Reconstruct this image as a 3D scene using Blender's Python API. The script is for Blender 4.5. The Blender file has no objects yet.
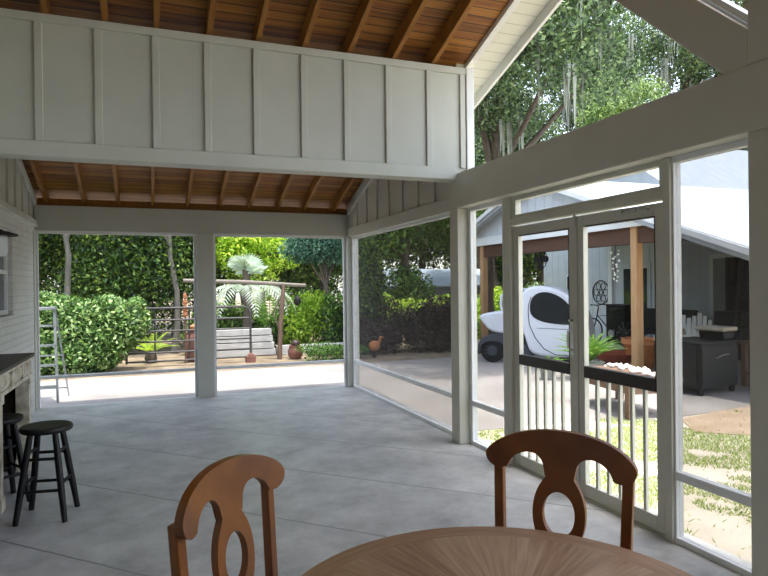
import bpy, bmesh, math, random
import numpy as np
from mathutils import Vector, Matrix, noise as mnoise
C = bpy.context.scene.collection
random.seed(7)
PI = math.pi
R = math.radians

# ------------------------------------------------------------------ materials
def lin(h):
    if isinstance(h, str):
        h = h.lstrip('#'); c = [int(h[i:i+2], 16)/255 for i in (0, 2, 4)]
    else:
        c = list(h)
    return tuple(x/12.92 if x <= .04045 else ((x+.055)/1.055)**2.4 for x in c) + (1,)

def newmat(name):
    m = bpy.data.materials.new(name); m.use_nodes = True
    nt = m.node_tree; b = nt.nodes['Principled BSDF']
    return m, nt, b

def N(nt, t, **kw):
    n = nt.nodes.new(t)
    for k, v in kw.items():
        if k.startswith('i_'):
            n.inputs[k[2:].replace('_', ' ')].default_value = v
        else:
            setattr(n, k, v)
    return n

def ramp(nt, fac, stops):
    r = nt.nodes.new('ShaderNodeValToRGB'); e = r.color_ramp.elements
    while len(e) < len(stops): e.new(.5)
    for el, (p, c) in zip(e, stops):
        el.position = p; el.color = lin(c) if isinstance(c, str) else (c, c, c, 1)
    nt.links.new(fac, r.inputs[0]); return r

def mat(name, c1, c2=None, scale=6., rough=.6, bump=.1, metal=0., stretch=(1, 1, 1), detail=4., bscale=None, spec=.4):
    """painted / stained / plain surface with a noise mottle and a noise bump in object space"""
    m, nt, b = newmat(name); L = nt.links
    tc = N(nt, 'ShaderNodeTexCoord'); mp = N(nt, 'ShaderNodeMapping'); mp.inputs['Scale'].default_value = stretch
    L.new(tc.outputs['Object'], mp.inputs[0])
    no = N(nt, 'ShaderNodeTexNoise'); no.inputs['Scale'].default_value = scale; no.inputs['Detail'].default_value = detail
    L.new(mp.outputs[0], no.inputs['Vector'])
    r = ramp(nt, no.outputs[0], [(.3, c1), (.7, c2 or c1)])
    L.new(r.outputs[0], b.inputs['Base Color'])
    b.inputs['Roughness'].default_value = rough; b.inputs['Metallic'].default_value = metal
    b.inputs['Specular IOR Level'].default_value = spec
    if bump:
        n2 = N(nt, 'ShaderNodeTexNoise'); n2.inputs['Scale'].default_value = bscale or scale*4; n2.inputs['Detail'].default_value = 3
        L.new(mp.outputs[0], n2.inputs['Vector'])
        bp = N(nt, 'ShaderNodeBump'); bp.inputs['Strength'].default_value = bump; bp.inputs['Distance'].default_value = .01
        L.new(n2.outputs[0], bp.inputs['Height']); L.new(bp.outputs[0], b.inputs['Normal'])
    return m

def leafmat(name, cols, rough=.5, trans=.35):
    m, nt, b = newmat(name); L = nt.links
    g = N(nt, 'ShaderNodeNewGeometry')
    r = ramp(nt, g.outputs['Random Per Island'], [(i/(len(cols)-1), c) for i, c in enumerate(cols)])
    L.new(r.outputs[0], b.inputs['Base Color']); b.inputs['Roughness'].default_value = rough
    tr = N(nt, 'ShaderNodeBsdfTranslucent'); hs = N(nt, 'ShaderNodeHueSaturation'); hs.inputs['Value'].default_value = 1.5; hs.inputs['Hue'].default_value = .48
    L.new(r.outputs[0], hs.inputs['Color']); L.new(hs.outputs[0], tr.inputs[0])
    mx = N(nt, 'ShaderNodeMixShader'); mx.inputs[0].default_value = trans
    L.new(b.outputs[0], mx.inputs[1]); L.new(tr.outputs[0], mx.inputs[2])
    L.new(mx.outputs[0], nt.nodes['Material Output'].inputs[0])
    return m

def screenmat(name, k, col):
    """insect mesh: lets most of the light straight through, the wires are a dull grey"""
    m, nt, b = newmat(name); L = nt.links
    b.inputs['Base Color'].default_value = lin(col); b.inputs['Roughness'].default_value = .7
    t = N(nt, 'ShaderNodeBsdfTransparent'); mx = N(nt, 'ShaderNodeMixShader'); mx.inputs[0].default_value = k
    L.new(t.outputs[0], mx.inputs[1]); L.new(b.outputs[0], mx.inputs[2])
    L.new(mx.outputs[0], nt.nodes['Material Output'].inputs[0]); return m

def glassmat(name, tint, k):
    m, nt, b = newmat(name); L = nt.links
    b.inputs['Base Color'].default_value = lin(tint); b.inputs['Roughness'].default_value = .05
    t = N(nt, 'ShaderNodeBsdfTransparent'); mx = N(nt, 'ShaderNodeMixShader'); mx.inputs[0].default_value = k
    L.new(t.outputs[0], mx.inputs[1]); L.new(b.outputs[0], mx.inputs[2])
    L.new(mx.outputs[0], nt.nodes['Material Output'].inputs[0]); return m

M = {}
M['white'] = mat('white_paint', '#c3c5ba', '#bcbeb3', 3, .55, .05)
M['white_out'] = mat('white_trim_paint', '#e4e6e4', '#dcdedd', 3, .5, .05)
M['taupe'] = mat('frame_paint', '#c6c5b7', '#bfbeb0', 3, .5, .04)
M['darkrail'] = mat('dark_brown_rail', '#2c2722', '#35302a', 8, .45, .03)  # dark brown, used for the door mid rails and gaskets
M['black'] = mat('black_paint', '#0d0d0e', '#161616', 10, .45, .05)
M['blackrough'] = mat('weathered_black', '#1a1a1a', '#262524', 8, .7, .2)
M['rafter'] = mat('rafter_pine', '#7f5321', '#9e6e31', 5, .6, .2, stretch=(12, 1, 1))
M['cedar'] = mat('cedar_post', '#a98158', '#c09a6e', 5, .6, .15, stretch=(8, 8, .6))
M['brownbeam'] = mat('brown_beam', '#4a3226', '#5a3e2e', 5, .7, .15, stretch=(8, .6, 8))
M['siding'] = None
M['chair'] = mat('honey_stained_wood', '#6b3708', '#8d5010', 7, .38, .06, stretch=(1, 6, .8), spec=.5)
M['distress'] = mat('distressed_cream_paint', '#a1977f', '#ded8c8', 14, .6, .2)
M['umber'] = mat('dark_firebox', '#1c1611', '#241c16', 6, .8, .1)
M['porchback'] = mat('dark_unseen_wall', '#5b5349', '#675e53', 4, .7, .1)
M['alu'] = mat('aluminium', '#b9bdbd', '#a9adad', 10, .35, .05, metal=.8)
M['gate'] = mat('gate_tube_steel', '#3b3d3d', '#4c4746', 12, .45, .1, metal=.3)
M['bark'] = mat('bark', '#4a4036', '#6b6052', 6, .9, .6, stretch=(3, 3, .6), bscale=14)
M['barkpale'] = mat('pale_bark', '#55524a', '#706b60', 6, .9, .5, stretch=(3, 3, .6), bscale=14)
M['terra'] = mat('terracotta', '#a8683f', '#bd7f54', 9, .8, .1)
M['brick_red'] = mat('red_clay', '#6f4a40', '#855a4c', 9, .85, .2)
M['greypot'] = mat('grey_stone_pot', '#7e7f7a', '#93948e', 12, .85, .2)
M['carwhite'] = mat('car_white', '#cfd2d8', '#cbced5', 2, .25, 0, spec=.6)  # white paint greyed to stand in for canopy shade the cart lacks
M['cardark'] = mat('car_dark_plastic', '#33363c', '#3c4047', 8, .5, .05)
M['tire'] = mat('rubber', '#141414', '#1d1d1d', 20, .85, .15)
M['glass_dark'] = glassmat('smoked_glass', '#16191a', .86)
M['pane'] = glassmat('window_pane', '#20262a', .8)
M['jar'] = mat('frosted_jar', '#c9cbc6', '#bfc1bc', 6, .25, 0)
M['moss'] = mat('spanish_moss', '#8e9386', '#a6a99b', 9, .95, .3)
M['shells'] = mat('white_shell', '#dcd6ca', '#efeae2', 20, .7, .1)
M['tablebrown'] = mat('red_brown_wood', '#66503f', '#7a6150', 7, .7, .15, stretch=(6, 1, 6))
M['pallet'] = mat('bleached_boards', '#b5b2aa', '#d3d1cb', 5, .85, .2, stretch=(1, 8, 8))
M['trellis'] = mat('weathered_post', '#5f4a3c', '#7a6251', 6, .85, .3, stretch=(6, 6, .7))
M['greywood'] = mat('grey_driftwood', '#6f685c', '#8a8273', 6, .85, .3, stretch=(.7, 6, 6))
M['tan'] = mat('tan_cover', '#a39a86', '#b3aa96', 8, .8, .1)
M['grill'] = mat('grill_dark_enamel', '#121616', '#1a1e1d', 8, .5, .1)
M['adir'] = mat('pale_plastic', '#c9cbc4', '#d6d8d1', 6, .5, .02)
M['copper'] = mat('copper_bowl', '#7a3f2b', '#965240', 8, .5, .1, metal=.3)
M['iron'] = mat('black_iron', '#1b1a19', '#2c2825', 14, .6, .15, metal=.4)
M['greytrim'] = mat('grey_metal_trim', '#8f9498', '#a0a5a8', 5, .5, .03)
M['metalroof'] = mat('white_metal_roof', '#d6dade', '#cfd4d9', 3, .4, .03)
M['bluemetal'] = mat('pale_blue_metal_roof', '#b5c6d2', '#c4d3dc', 3, .45, .03)
M['shingle'] = mat('grey_shingle', '#5b5752', '#6d6963', 12, .9, .3)
M['screen'] = screenmat('insect_screen', .2, '#3a3a38')
M['screen_dark'] = screenmat('insect_screen_dense', .38, '#464440')
M['screen_thin'] = screenmat('insect_screen_fine', .07, '#4a4a48')
M['handle'] = mat('door_handle_metal', '#c9c9c4', '#b5b5b0', 8, .3, .02, metal=.7)
M['orange'] = mat('orange_plastic', '#c9803a', '#d89046', 6, .5, .02)
M['aqua'] = mat('aqua_plastic', '#7fa69c', '#8bb1a7', 6, .5, .02)

def plankmat():
    m, nt, b = newmat('pine_deck_boards'); L = nt.links
    tc = N(nt, 'ShaderNodeTexCoord'); sp = N(nt, 'ShaderNodeSeparateXYZ'); L.new(tc.outputs['Object'], sp.inputs[0])
    d = N(nt, 'ShaderNodeMath', operation='DIVIDE'); d.inputs[1].default_value = .092; L.new(sp.outputs['Y'], d.inputs[0])
    fl = N(nt, 'ShaderNodeMath', operation='FLOOR'); L.new(d.outputs[0], fl.inputs[0])
    fr = N(nt, 'ShaderNodeMath', operation='FRACT'); L.new(d.outputs[0], fr.inputs[0])
    wn = N(nt, 'ShaderNodeTexWhiteNoise', noise_dimensions='1D'); L.new(fl.outputs[0], wn.inputs['W'])
    mp = N(nt, 'ShaderNodeMapping'); mp.inputs['Scale'].default_value = (1.2, 22, 4); L.new(tc.outputs['Object'], mp.inputs[0])
    no = N(nt, 'ShaderNodeTexNoise'); no.inputs['Scale'].default_value = 1.5; no.inputs['Detail'].default_value = 5; L.new(mp.outputs[0], no.inputs['Vector'])
    ad = N(nt, 'ShaderNodeMath', operation='MULTIPLY_ADD'); ad.inputs[1].default_value = .45; L.new(wn.outputs[0], ad.inputs[0]); L.new(no.outputs[0], ad.inputs[2])
    r = ramp(nt, ad.outputs[0], [(.35, '#573311'), (.62, '#85521a'), (.95, '#a4702a')])
    g = N(nt, 'ShaderNodeMath', operation='GREATER_THAN'); g.inputs[1].default_value = .10; L.new(fr.outputs[0], g.inputs[0])
    mx = N(nt, 'ShaderNodeMixRGB'); mx.inputs[1].default_value = lin('#2a1709'); L.new(g.outputs[0], mx.inputs[0]); L.new(r.outputs[0], mx.inputs[2])
    L.new(mx.outputs[0], b.inputs['Base Color']); b.inputs['Roughness'].default_value = .55
    bp = N(nt, 'ShaderNodeBump'); bp.inputs['Strength'].default_value = .6; bp.inputs['Distance'].default_value = .01
    L.new(g.outputs[0], bp.inputs['Height']); L.new(bp.outputs[0], b.inputs['Normal'])
    return m
M['deck'] = plankmat()

def groovemat(name, c1, c2, axis, pitch, w=.05, depth=.01, line=None):
    m, nt, b = newmat(name); L = nt.links
    tc = N(nt, 'ShaderNodeTexCoord'); sp = N(nt, 'ShaderNodeSeparateXYZ'); L.new(tc.outputs['Object'], sp.inputs[0])
    d = N(nt, 'ShaderNodeMath', operation='DIVIDE'); d.inputs[1].default_value = pitch; L.new(sp.outputs[axis], d.inputs[0])
    fr = N(nt, 'ShaderNodeMath', operation='FRACT'); L.new(d.outputs[0], fr.inputs[0])
    g = N(nt, 'ShaderNodeMath', operation='GREATER_THAN'); g.inputs[1].default_value = w; L.new(fr.outputs[0], g.inputs[0])
    no = N(nt, 'ShaderNodeTexNoise'); no.inputs['Scale'].default_value = 4; L.new(tc.outputs['Object'], no.inputs['Vector'])
    r = ramp(nt, no.outputs[0], [(.3, c1), (.7, c2)])
    mx = N(nt, 'ShaderNodeMixRGB'); mx.inputs[1].default_value = lin(line or c1); L.new(g.outputs[0], mx.inputs[0]); L.new(r.outputs[0], mx.inputs[2])
    L.new(mx.outputs[0], b.inputs['Base Color']); b.inputs['Roughness'].default_value = .6
    bp = N(nt, 'ShaderNodeBump'); bp.inputs['Strength'].default_value = .8; bp.inputs['Distance'].default_value = depth
    L.new(g.outputs[0], bp.inputs['Height']); L.new(bp.outputs[0], b.inputs['Normal'])
    return m
M['siding'] = groovemat('white_vertical_siding', '#c6cbd0', '#bcc2c8', 'Y', .3, .04, .01, '#9aa0a6')
M['houseroof'] = groovemat('grey_seamed_metal_roof', '#9aa2a9', '#a3abb2', 'X', .4, .05, .015, '#7f878e')
M['soffit'] = groovemat('white_soffit_boards', '#dfdfd3', '#d6d6ca', 'Y', .12, .07, .008, '#b5b5a8')
M['roofseam'] = groovemat('white_seamed_metal_roof', '#d9dde1', '#d0d5da', 'X', .5, .05, .015, '#b4babf')

def brickmat():
    m, nt, b = newmat('white_painted_brick'); L = nt.links
    tc = N(nt, 'ShaderNodeTexCoord'); sp = N(nt, 'ShaderNodeSeparateXYZ'); L.new(tc.outputs['Object'], sp.inputs[0])
    cb = N(nt, 'ShaderNodeCombineXYZ'); L.new(sp.outputs['Y'], cb.inputs[0]); L.new(sp.outputs['Z'], cb.inputs[1])
    br = N(nt, 'ShaderNodeTexBrick'); L.new(cb.outputs[0], br.inputs['Vector'])
    br.inputs['Scale'].default_value = 1; br.inputs['Brick Width'].default_value = .21; br.inputs['Row Height'].default_value = .075
    br.inputs['Mortar Size'].default_value = .007; br.inputs['Mortar Smooth'].default_value = .4
    br.inputs['Color1'].default_value = lin('#d6d7d2'); br.inputs['Color2'].default_value = lin('#cdcec9'); br.inputs['Mortar'].default_value = lin('#c6c7c2')
    L.new(br.outputs['Color'], b.inputs['Base Color']); b.inputs['Roughness'].default_value = .6
    iv = N(nt, 'ShaderNodeMath', operation='SUBTRACT'); iv.inputs[0].default_value = 1; L.new(br.outputs['Fac'], iv.inputs[1])
    bp = N(nt, 'ShaderNodeBump'); bp.inputs['Strength'].default_value = .8; bp.inputs['Distance'].default_value = .007
    L.new(iv.outputs[0], bp.inputs['Height']); L.new(bp.outputs[0], b.inputs['Normal'])
    return m
M['brick'] = brickmat()

def floormat():
    m, nt, b = newmat('scored_concrete_floor'); L = nt.links
    tc = N(nt, 'ShaderNodeTexCoord'); sp = N(nt, 'ShaderNodeSeparateXYZ'); L.new(tc.outputs['Object'], sp.inputs[0])
    wob = N(nt, 'ShaderNodeTexNoise'); wob.inputs['Scale'].default_value = 9; L.new(tc.outputs['Object'], wob.inputs['Vector'])
    def line(op, off):
        s = N(nt, 'ShaderNodeMath', operation=op); L.new(sp.outputs['X'] if op == 'ADD' else sp.outputs['Y'], s.inputs[0]); L.new(sp.outputs['Y'] if op == 'ADD' else sp.outputs['X'], s.inputs[1])
        a = N(nt, 'ShaderNodeMath', operation='SUBTRACT'); a.inputs[1].default_value = off; L.new(s.outputs[0], a.inputs[0])
        w = N(nt, 'ShaderNodeMath', operation='MULTIPLY_ADD'); w.inputs[1].default_value = .02; L.new(wob.outputs[0], w.inputs[0]); L.new(a.outputs[0], w.inputs[2])
        d = N(nt, 'ShaderNodeMath', operation='DIVIDE'); d.inputs[1].default_value = 1.32; L.new(w.outputs[0], d.inputs[0])
        f = N(nt, 'ShaderNodeMath', operation='PINGPONG'); f.inputs[1].default_value = .5; L.new(d.outputs[0], f.inputs[0])
        g = N(nt, 'ShaderNodeMath', operation='GREATER_THAN'); g.inputs[1].default_value = .0075; L.new(f.outputs[0], g.inputs[0])
        return g
    g1 = line('ADD', 3.43-.01); g2 = line('SUBTRACT', 1.65)
    g2.operation = 'MULTIPLY_ADD'; g2.inputs[1].default_value = 0; g2.inputs[2].default_value = .8
    # the cross cuts are shallow and worn: only a faint trace of them
    fa = [l for l in nt.links if l.to_node == g2][0].from_node; gt_ = N(nt, 'ShaderNodeMath', operation='GREATER_THAN'); gt_.inputs[1].default_value = .005; L.new(fa.outputs[0], gt_.inputs[0])
    g2.inputs[1].default_value = .2; L.new(gt_.outputs[0], g2.inputs[0])
    mn = N(nt, 'ShaderNodeMath', operation='MINIMUM'); L.new(g1.outputs[0], mn.inputs[0]); L.new(g2.outputs[0], mn.inputs[1])
    no = N(nt, 'ShaderNodeTexNoise'); no.inputs['Scale'].default_value = 2.4; no.inputs['Detail'].default_value = 12; no.inputs['Roughness'].default_value = .72
    L.new(tc.outputs['Object'], no.inputs['Vector'])
    r = ramp(nt, no.outputs[0], [(.32, '#9c9c99'), (.5, '#bbbbb8'), (.68, '#d2d2ce')])
    n3 = N(nt, 'ShaderNodeTexNoise'); n3.inputs['Scale'].default_value = 60; L.new(tc.outputs['Object'], n3.inputs['Vector'])
    mx = N(nt, 'ShaderNodeMixRGB'); mx.inputs[1].default_value = lin('#8a8a86'); L.new(mn.outputs[0], mx.inputs[0]); L.new(r.outputs[0], mx.inputs[2])
    L.new(mx.outputs[0], b.inputs['Base Color']); b.inputs['Roughness'].default_value = .42; b.inputs['Specular IOR Level'].default_value = .6
    ad = N(nt, 'ShaderNodeMath', operation='MULTIPLY_ADD'); ad.inputs[1].default_value = .15; L.new(n3.outputs[0], ad.inputs[0]); L.new(mn.outputs[0], ad.inputs[2])
    bp = N(nt, 'ShaderNodeBump'); bp.inputs['Strength'].default_value = .5; bp.inputs['Distance'].default_value = .008
    L.new(ad.outputs[0], bp.inputs['Height']); L.new(bp.outputs[0], b.inputs['Normal'])
    return m
M['floor'] = floormat()
M['patio'] = mat('pale_patio_concrete', '#8a8580', '#a39e98', 1.2, .85, .15, detail=8, bscale=30)
M['drive'] = mat('driveway_concrete', '#857f79', '#9e9892', .9, .85, .15, detail=8, bscale=30)
M['ground'] = mat('leaf_litter_soil', '#6b5b48', '#9a8a72', 2.5, .95, .5, detail=9, bscale=20)
M['sand'] = mat('sandy_yard_soil', '#b2a793', '#d3c9b8', 1.4, .95, .3, detail=9, bscale=25)
M['soil'] = mat('orange_bare_soil', '#a08a70', '#b5a088', 3, .95, .4, detail=9, bscale=25)

def tablemat():
    m, nt, b = newmat('sunburst_veneer'); L = nt.links
    tc = N(nt, 'ShaderNodeTexCoord'); sp = N(nt, 'ShaderNodeSeparateXYZ'); L.new(tc.outputs['Object'], sp.inputs[0])
    at = N(nt, 'ShaderNodeMath', operation='ARCTAN2'); L.new(sp.outputs['Y'], at.inputs[0]); L.new(sp.outputs['X'], at.inputs[1])
    ln = N(nt, 'ShaderNodeVectorMath', operation='LENGTH'); cxy = N(nt, 'ShaderNodeCombineXYZ'); L.new(sp.outputs['X'], cxy.inputs[0]); L.new(sp.outputs['Y'], cxy.inputs[1]); L.new(cxy.outputs[0], ln.inputs[0])
    sd = N(nt, 'ShaderNodeMath', operation='DIVIDE'); sd.inputs[1].default_value = PI/8; L.new(at.outputs[0], sd.inputs[0])
    fl = N(nt, 'ShaderNodeMath', operation='FLOOR'); L.new(sd.outputs[0], fl.inputs[0])
    wn = N(nt, 'ShaderNodeTexWhiteNoise', noise_dimensions='1D'); L.new(fl.outputs[0], wn.inputs['W'])
    a2 = N(nt, 'ShaderNodeMath', operation='MULTIPLY'); a2.inputs[1].default_value = 16; L.new(at.outputs[0], a2.inputs[0])
    r2 = N(nt, 'ShaderNodeMath', operation='MULTIPLY'); r2.inputs[1].default_value = 2.2; L.new(ln.outputs['Value'], r2.inputs[0])
    cv = N(nt, 'ShaderNodeCombineXYZ'); L.new(a2.outputs[0], cv.inputs[0]); L.new(r2.outputs[0], cv.inputs[1]); L.new(fl.outputs[0], cv.inputs[2])
    n1 = N(nt, 'ShaderNodeTexNoise'); n1.inputs['Scale'].default_value = 2.2; n1.inputs['Detail'].default_value = 6; L.new(cv.outputs[0], n1.inputs['Vector'])
    a3 = N(nt, 'ShaderNodeMath', operation='MULTIPLY'); a3.inputs[1].default_value = 2; L.new(at.outputs[0], a3.inputs[0])
    r3 = N(nt, 'ShaderNodeMath', operation='MULTIPLY'); r3.inputs[1].default_value = 60; L.new(ln.outputs['Value'], r3.inputs[0])
    cv2 = N(nt, 'ShaderNodeCombineXYZ'); L.new(a3.outputs[0], cv2.inputs[0]); L.new(r3.outputs[0], cv2.inputs[1])
    n2 = N(nt, 'ShaderNodeTexNoise'); n2.inputs['Scale'].default_value = 1.4; n2.inputs['Detail'].default_value = 5; L.new(cv2.outputs[0], n2.inputs['Vector'])
    ad = N(nt, 'ShaderNodeMath', operation='MULTIPLY_ADD'); ad.inputs[1].default_value = .22; L.new(wn.outputs[0], ad.inputs[0]); L.new(n1.outputs[0], ad.inputs[2])
    c1 = ramp(nt, ad.outputs[0], [(.35, '#8f6c52'), (.6, '#ab886a'), (.85, '#bf9f80')])
    c2 = ramp(nt, n2.outputs[0], [(.3, '#977256'), (.7, '#b5906f')])
    g = N(nt, 'ShaderNodeMath', operation='GREATER_THAN'); g.inputs[1].default_value = .478; L.new(ln.outputs['Value'], g.inputs[0])
    mx = N(nt, 'ShaderNodeMixRGB'); L.new(g.outputs[0], mx.inputs[0]); L.new(c1.outputs[0], mx.inputs[1]); L.new(c2.outputs[0], mx.inputs[2])
    L.new(mx.outputs[0], b.inputs['Base Color']); b.inputs['Roughness'].default_value = .42; b.inputs['Specular IOR Level'].default_value = .4
    return m
M['tabletop'] = tablemat()

M['leaf_dark'] = leafmat('dark_woodland_leaf', ['#17240f', '#2f4a22', '#4f7331', '#8ba542'])  # ramp spread wide so highlights and deep darks sit in the leaf colours
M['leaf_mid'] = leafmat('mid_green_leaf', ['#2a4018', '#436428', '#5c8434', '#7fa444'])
M['leaf_hedge'] = leafmat('highlighted_hedge_leaf', ['#243f18', '#3f652a', '#739a48', '#c2d896'])  # pale end of the ramp puts sun highlights into the leaf colour
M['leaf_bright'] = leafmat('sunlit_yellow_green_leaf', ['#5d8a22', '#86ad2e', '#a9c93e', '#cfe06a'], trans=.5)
M['leaf_blue'] = leafmat('blue_green_leaf', ['#2a4a3a', '#3d6450', '#547d66', '#7d9f86'])
M['leaf_purple'] = leafmat('purple_brown_leaf', ['#2a1d1c', '#3a2927', '#4a3330', '#5a4540'], trans=.2)
M['leaf_oak'] = leafmat('live_oak_leaf', ['#22331b', '#3a502a', '#557040', '#8ba366'], trans=.22)
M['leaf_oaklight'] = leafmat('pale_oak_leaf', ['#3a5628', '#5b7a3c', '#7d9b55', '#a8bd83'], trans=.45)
M['frond_pale'] = leafmat('silver_fan_frond', ['#a9b8a0', '#c4d0bd', '#dfe6da'], trans=.3)
M['frond_lime'] = leafmat('lime_frond', ['#7fa52a', '#a2c53a', '#bfdb55'], trans=.45)
M['frond_green'] = leafmat('fern_frond', ['#456e26', '#628f36', '#86ae4b'], trans=.4)
M['grass'] = leafmat('grass_blade', ['#6f8a3a', '#86a04a', '#9fb35f', '#b9c07a'], trans=.3)

# ------------------------------------------------------------------ mesh helpers
class MB:
    def __init__(s): s.v = []; s.f = []
    def add(s, vs, fs):
        o = len(s.v); s.v += [tuple(p) for p in vs]; s.f += [tuple(i+o for i in f) for f in fs]; return s
    def box(s, x0, x1, y0, y1, z0, z1):
        return s.add([(x0, y0, z0), (x1, y0, z0), (x1, y1, z0), (x0, y1, z0), (x0, y0, z1), (x1, y0, z1), (x1, y1, z1), (x0, y1, z1)],
                     [(0, 3, 2, 1), (4, 5, 6, 7), (0, 1, 5, 4), (1, 2, 6, 5), (2, 3, 7, 6), (3, 0, 4, 7)])
    def bar(s, p, q, w, h, up=(0, 0, 1)):
        p, q = Vector(p), Vector(q); d = (q-p).normalized(); u = Vector(up)
        a = d.cross(u)
        if a.length < 1e-4: a = d.cross(Vector((1, 0, 0)))
        a.normalize(); b = a.cross(d).normalized(); a = a*w/2; b = b*h/2
        return s.add([p-a-b, p+a-b, p+a+b, p-a+b, q-a-b, q+a-b, q+a+b, q-a+b],
                     [(0, 3, 2, 1), (4, 5, 6, 7), (0, 1, 5, 4), (1, 2, 6, 5), (2, 3, 7, 6), (3, 0, 4, 7)])
    def tube(s, pts, r, n=8, closed=False):
        pts = [Vector(p) for p in pts]; m = len(pts); rs = r if isinstance(r, (list, tuple)) else [r]*m
        vs = []; prev = None
        for i, p in enumerate(pts):
            t = (pts[(i+1) % m]-pts[i-1]) if closed else (pts[min(i+1, m-1)]-pts[max(i-1, 0)])
            t.normalize()
            if prev is None:
                a = t.cross(Vector((0, 0, 1)))
                if a.length < 1e-3: a = t.cross(Vector((1, 0, 0)))
            else:
                a = prev - t*prev.dot(t)
            a.normalize(); prev = a; b = t.cross(a)
            vs += [p+(a*math.cos(2*PI*k/n)+b*math.sin(2*PI*k/n))*rs[i] for k in range(n)]
        fs = []
        for i in range(m if closed else m-1):
            j = (i+1) % m
            fs += [(i*n+k, i*n+(k+1) % n, j*n+(k+1) % n, j*n+k) for k in range(n)]
        if not closed: fs += [tuple(range(n))[::-1], tuple((m-1)*n+k for k in range(n))]
        return s.add(vs, fs)
    def lathe(s, prof, c=(0, 0, 0), n=24):
        vs = []; fs = []
        for r, z in prof: vs += [(c[0]+max(r, 1e-4)*math.cos(2*PI*k/n), c[1]+max(r, 1e-4)*math.sin(2*PI*k/n), c[2]+z) for k in range(n)]
        for i in range(len(prof)-1): fs += [(i*n+k, i*n+(k+1) % n, (i+1)*n+(k+1) % n, (i+1)*n+k) for k in range(n)]
        fs += [tuple(range(n))[::-1], tuple((len(prof)-1)*n+k for k in range(n))]
        return s.add(vs, fs)
    def prism(s, poly, ax, a, b):
        def P(u, v, w): return {'x': (w, u, v), 'y': (u, w, v), 'z': (u, v, w)}[ax]
        n = len(poly); vs = [P(u, v, a) for u, v in poly]+[P(u, v, b) for u, v in poly]
        return s.add(vs, [tuple(range(n))[::-1], tuple(range(n, 2*n))]+[(k, (k+1) % n, n+(k+1) % n, n+k) for k in range(n)])
    def ell(s, c, r, nu=14, nv=9, jit=0):
        prof = [(math.sin(PI*i/nv), -math.cos(PI*i/nv)) for i in range(nv+1)]
        o = len(s.v); s.lathe(prof, (0, 0, 0), nu)
        for i in range(o, len(s.v)):
            p = Vector(s.v[i]); k = 1+(jit*mnoise.noise(p*2+Vector(c)*3) if jit else 0)
            s.v[i] = (c[0]+p.x*r[0]*k, c[1]+p.y*r[1]*k, c[2]+p.z*r[2]*k)
        return s
    def build(s, name, m, parent=None, org=(0, 0, 0), smooth=0, bevel=0, seg=2):
        o0 = Vector(org); me = bpy.data.meshes.new(name)
        me.from_pydata([tuple(Vector(p)-o0) for p in s.v], [], s.f)
        bm = bmesh.new(); bm.from_mesh(me); bmesh.ops.recalc_face_normals(bm, faces=bm.faces); bm.to_mesh(me); bm.free()
        me.materials.append(m)
        if smooth:
            me.shade_smooth(); me.set_sharp_from_angle(angle=R(smooth))
        ob = bpy.data.objects.new(name, me); C.objects.link(ob)
        if parent: ob.parent = parent
        else: ob.location = o0
        if bevel:
            b = ob.modifiers.new('bevel', 'BEVEL'); b.width = bevel; b.segments = seg; b.limit_method = 'ANGLE'; b.angle_limit = R(35)
        return ob

def thing(name, label, cat, loc=(0, 0, 0), rz=0, group=None):
    o = bpy.data.objects.new(name, None); C.objects.link(o); o.empty_display_size = .1
    o.location = loc; o.rotation_euler = (0, 0, rz); return tag(o, label, cat, group)
def tag(o, label, cat, group=None, kind=None):
    o['label'] = label; o['category'] = cat
    if group: o['group'] = group
    if kind: o['kind'] = kind
    return o
def struct(o):
    o['kind'] = 'structure'; return o
def S(name, mb, m, org=(0, 0, 0), **k): return struct(mb.build(name, m, None, org, **k))
def kids(o): return [c for c in bpy.data.objects if c.parent == o]
def dup(o, loc=None, rz=None, label=None, parent=None):
    c = o.copy(); C.objects.link(c)
    if parent: c.parent = parent
    for ch in kids(o): dup(ch, parent=c)
    if loc is not None: c.location = loc
    if rz is not None: c.rotation_euler = (0, 0, rz)
    if label: c['label'] = label
    return c
def lp(parent, o):  # parts given a mesh in the thing's own coordinates
    o.parent = parent; return o

def tri_object(name, V, F, m, parent=None, loc=(0, 0, 0)):
    me = bpy.data.meshes.new(name); V = np.asarray(V, np.float32); F = np.asarray(F, np.int32)
    me.vertices.add(len(V)); me.vertices.foreach_set('co', V.ravel())
    me.loops.add(F.size); me.loops.foreach_set('vertex_index', F.ravel())
    me.polygons.add(len(F)); me.polygons.foreach_set('loop_start', np.arange(0, F.size, 3, dtype=np.int32))
    me.update(calc_edges=True); me.validate(); me.materials.append(m)
    o = bpy.data.objects.new(name, me); C.objects.link(o); o.location = loc
    if parent: o.parent = parent
    return o

def leaf_arrays(P, size, rng, up=.35, wide=.5):
    n = len(P)
    d = rng.normal(size=(n, 3)); d /= np.linalg.norm(d, axis=1)[:, None]
    nn = rng.normal(size=(n, 3)); nn[:, 2] += up*3; nn -= d*(nn*d).sum(1)[:, None]; nn /= np.linalg.norm(nn, axis=1)[:, None]
    w = np.cross(nn, d); L = size*(.6+.8*rng.random(n))[:, None]
    base = P-d*L*.5; tip = P+d*L*.5; a = P+w*L*wide*.5-nn*L*.1; b = P-w*L*wide*.5-nn*L*.1
    V = np.stack([base, a, tip, b], 1).reshape(-1, 3)
    i = np.arange(n)*4
    F = np.concatenate([np.stack([i, i+1, i+2], 1), np.stack([i, i+2, i+3], 1)])
    return V, F

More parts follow.
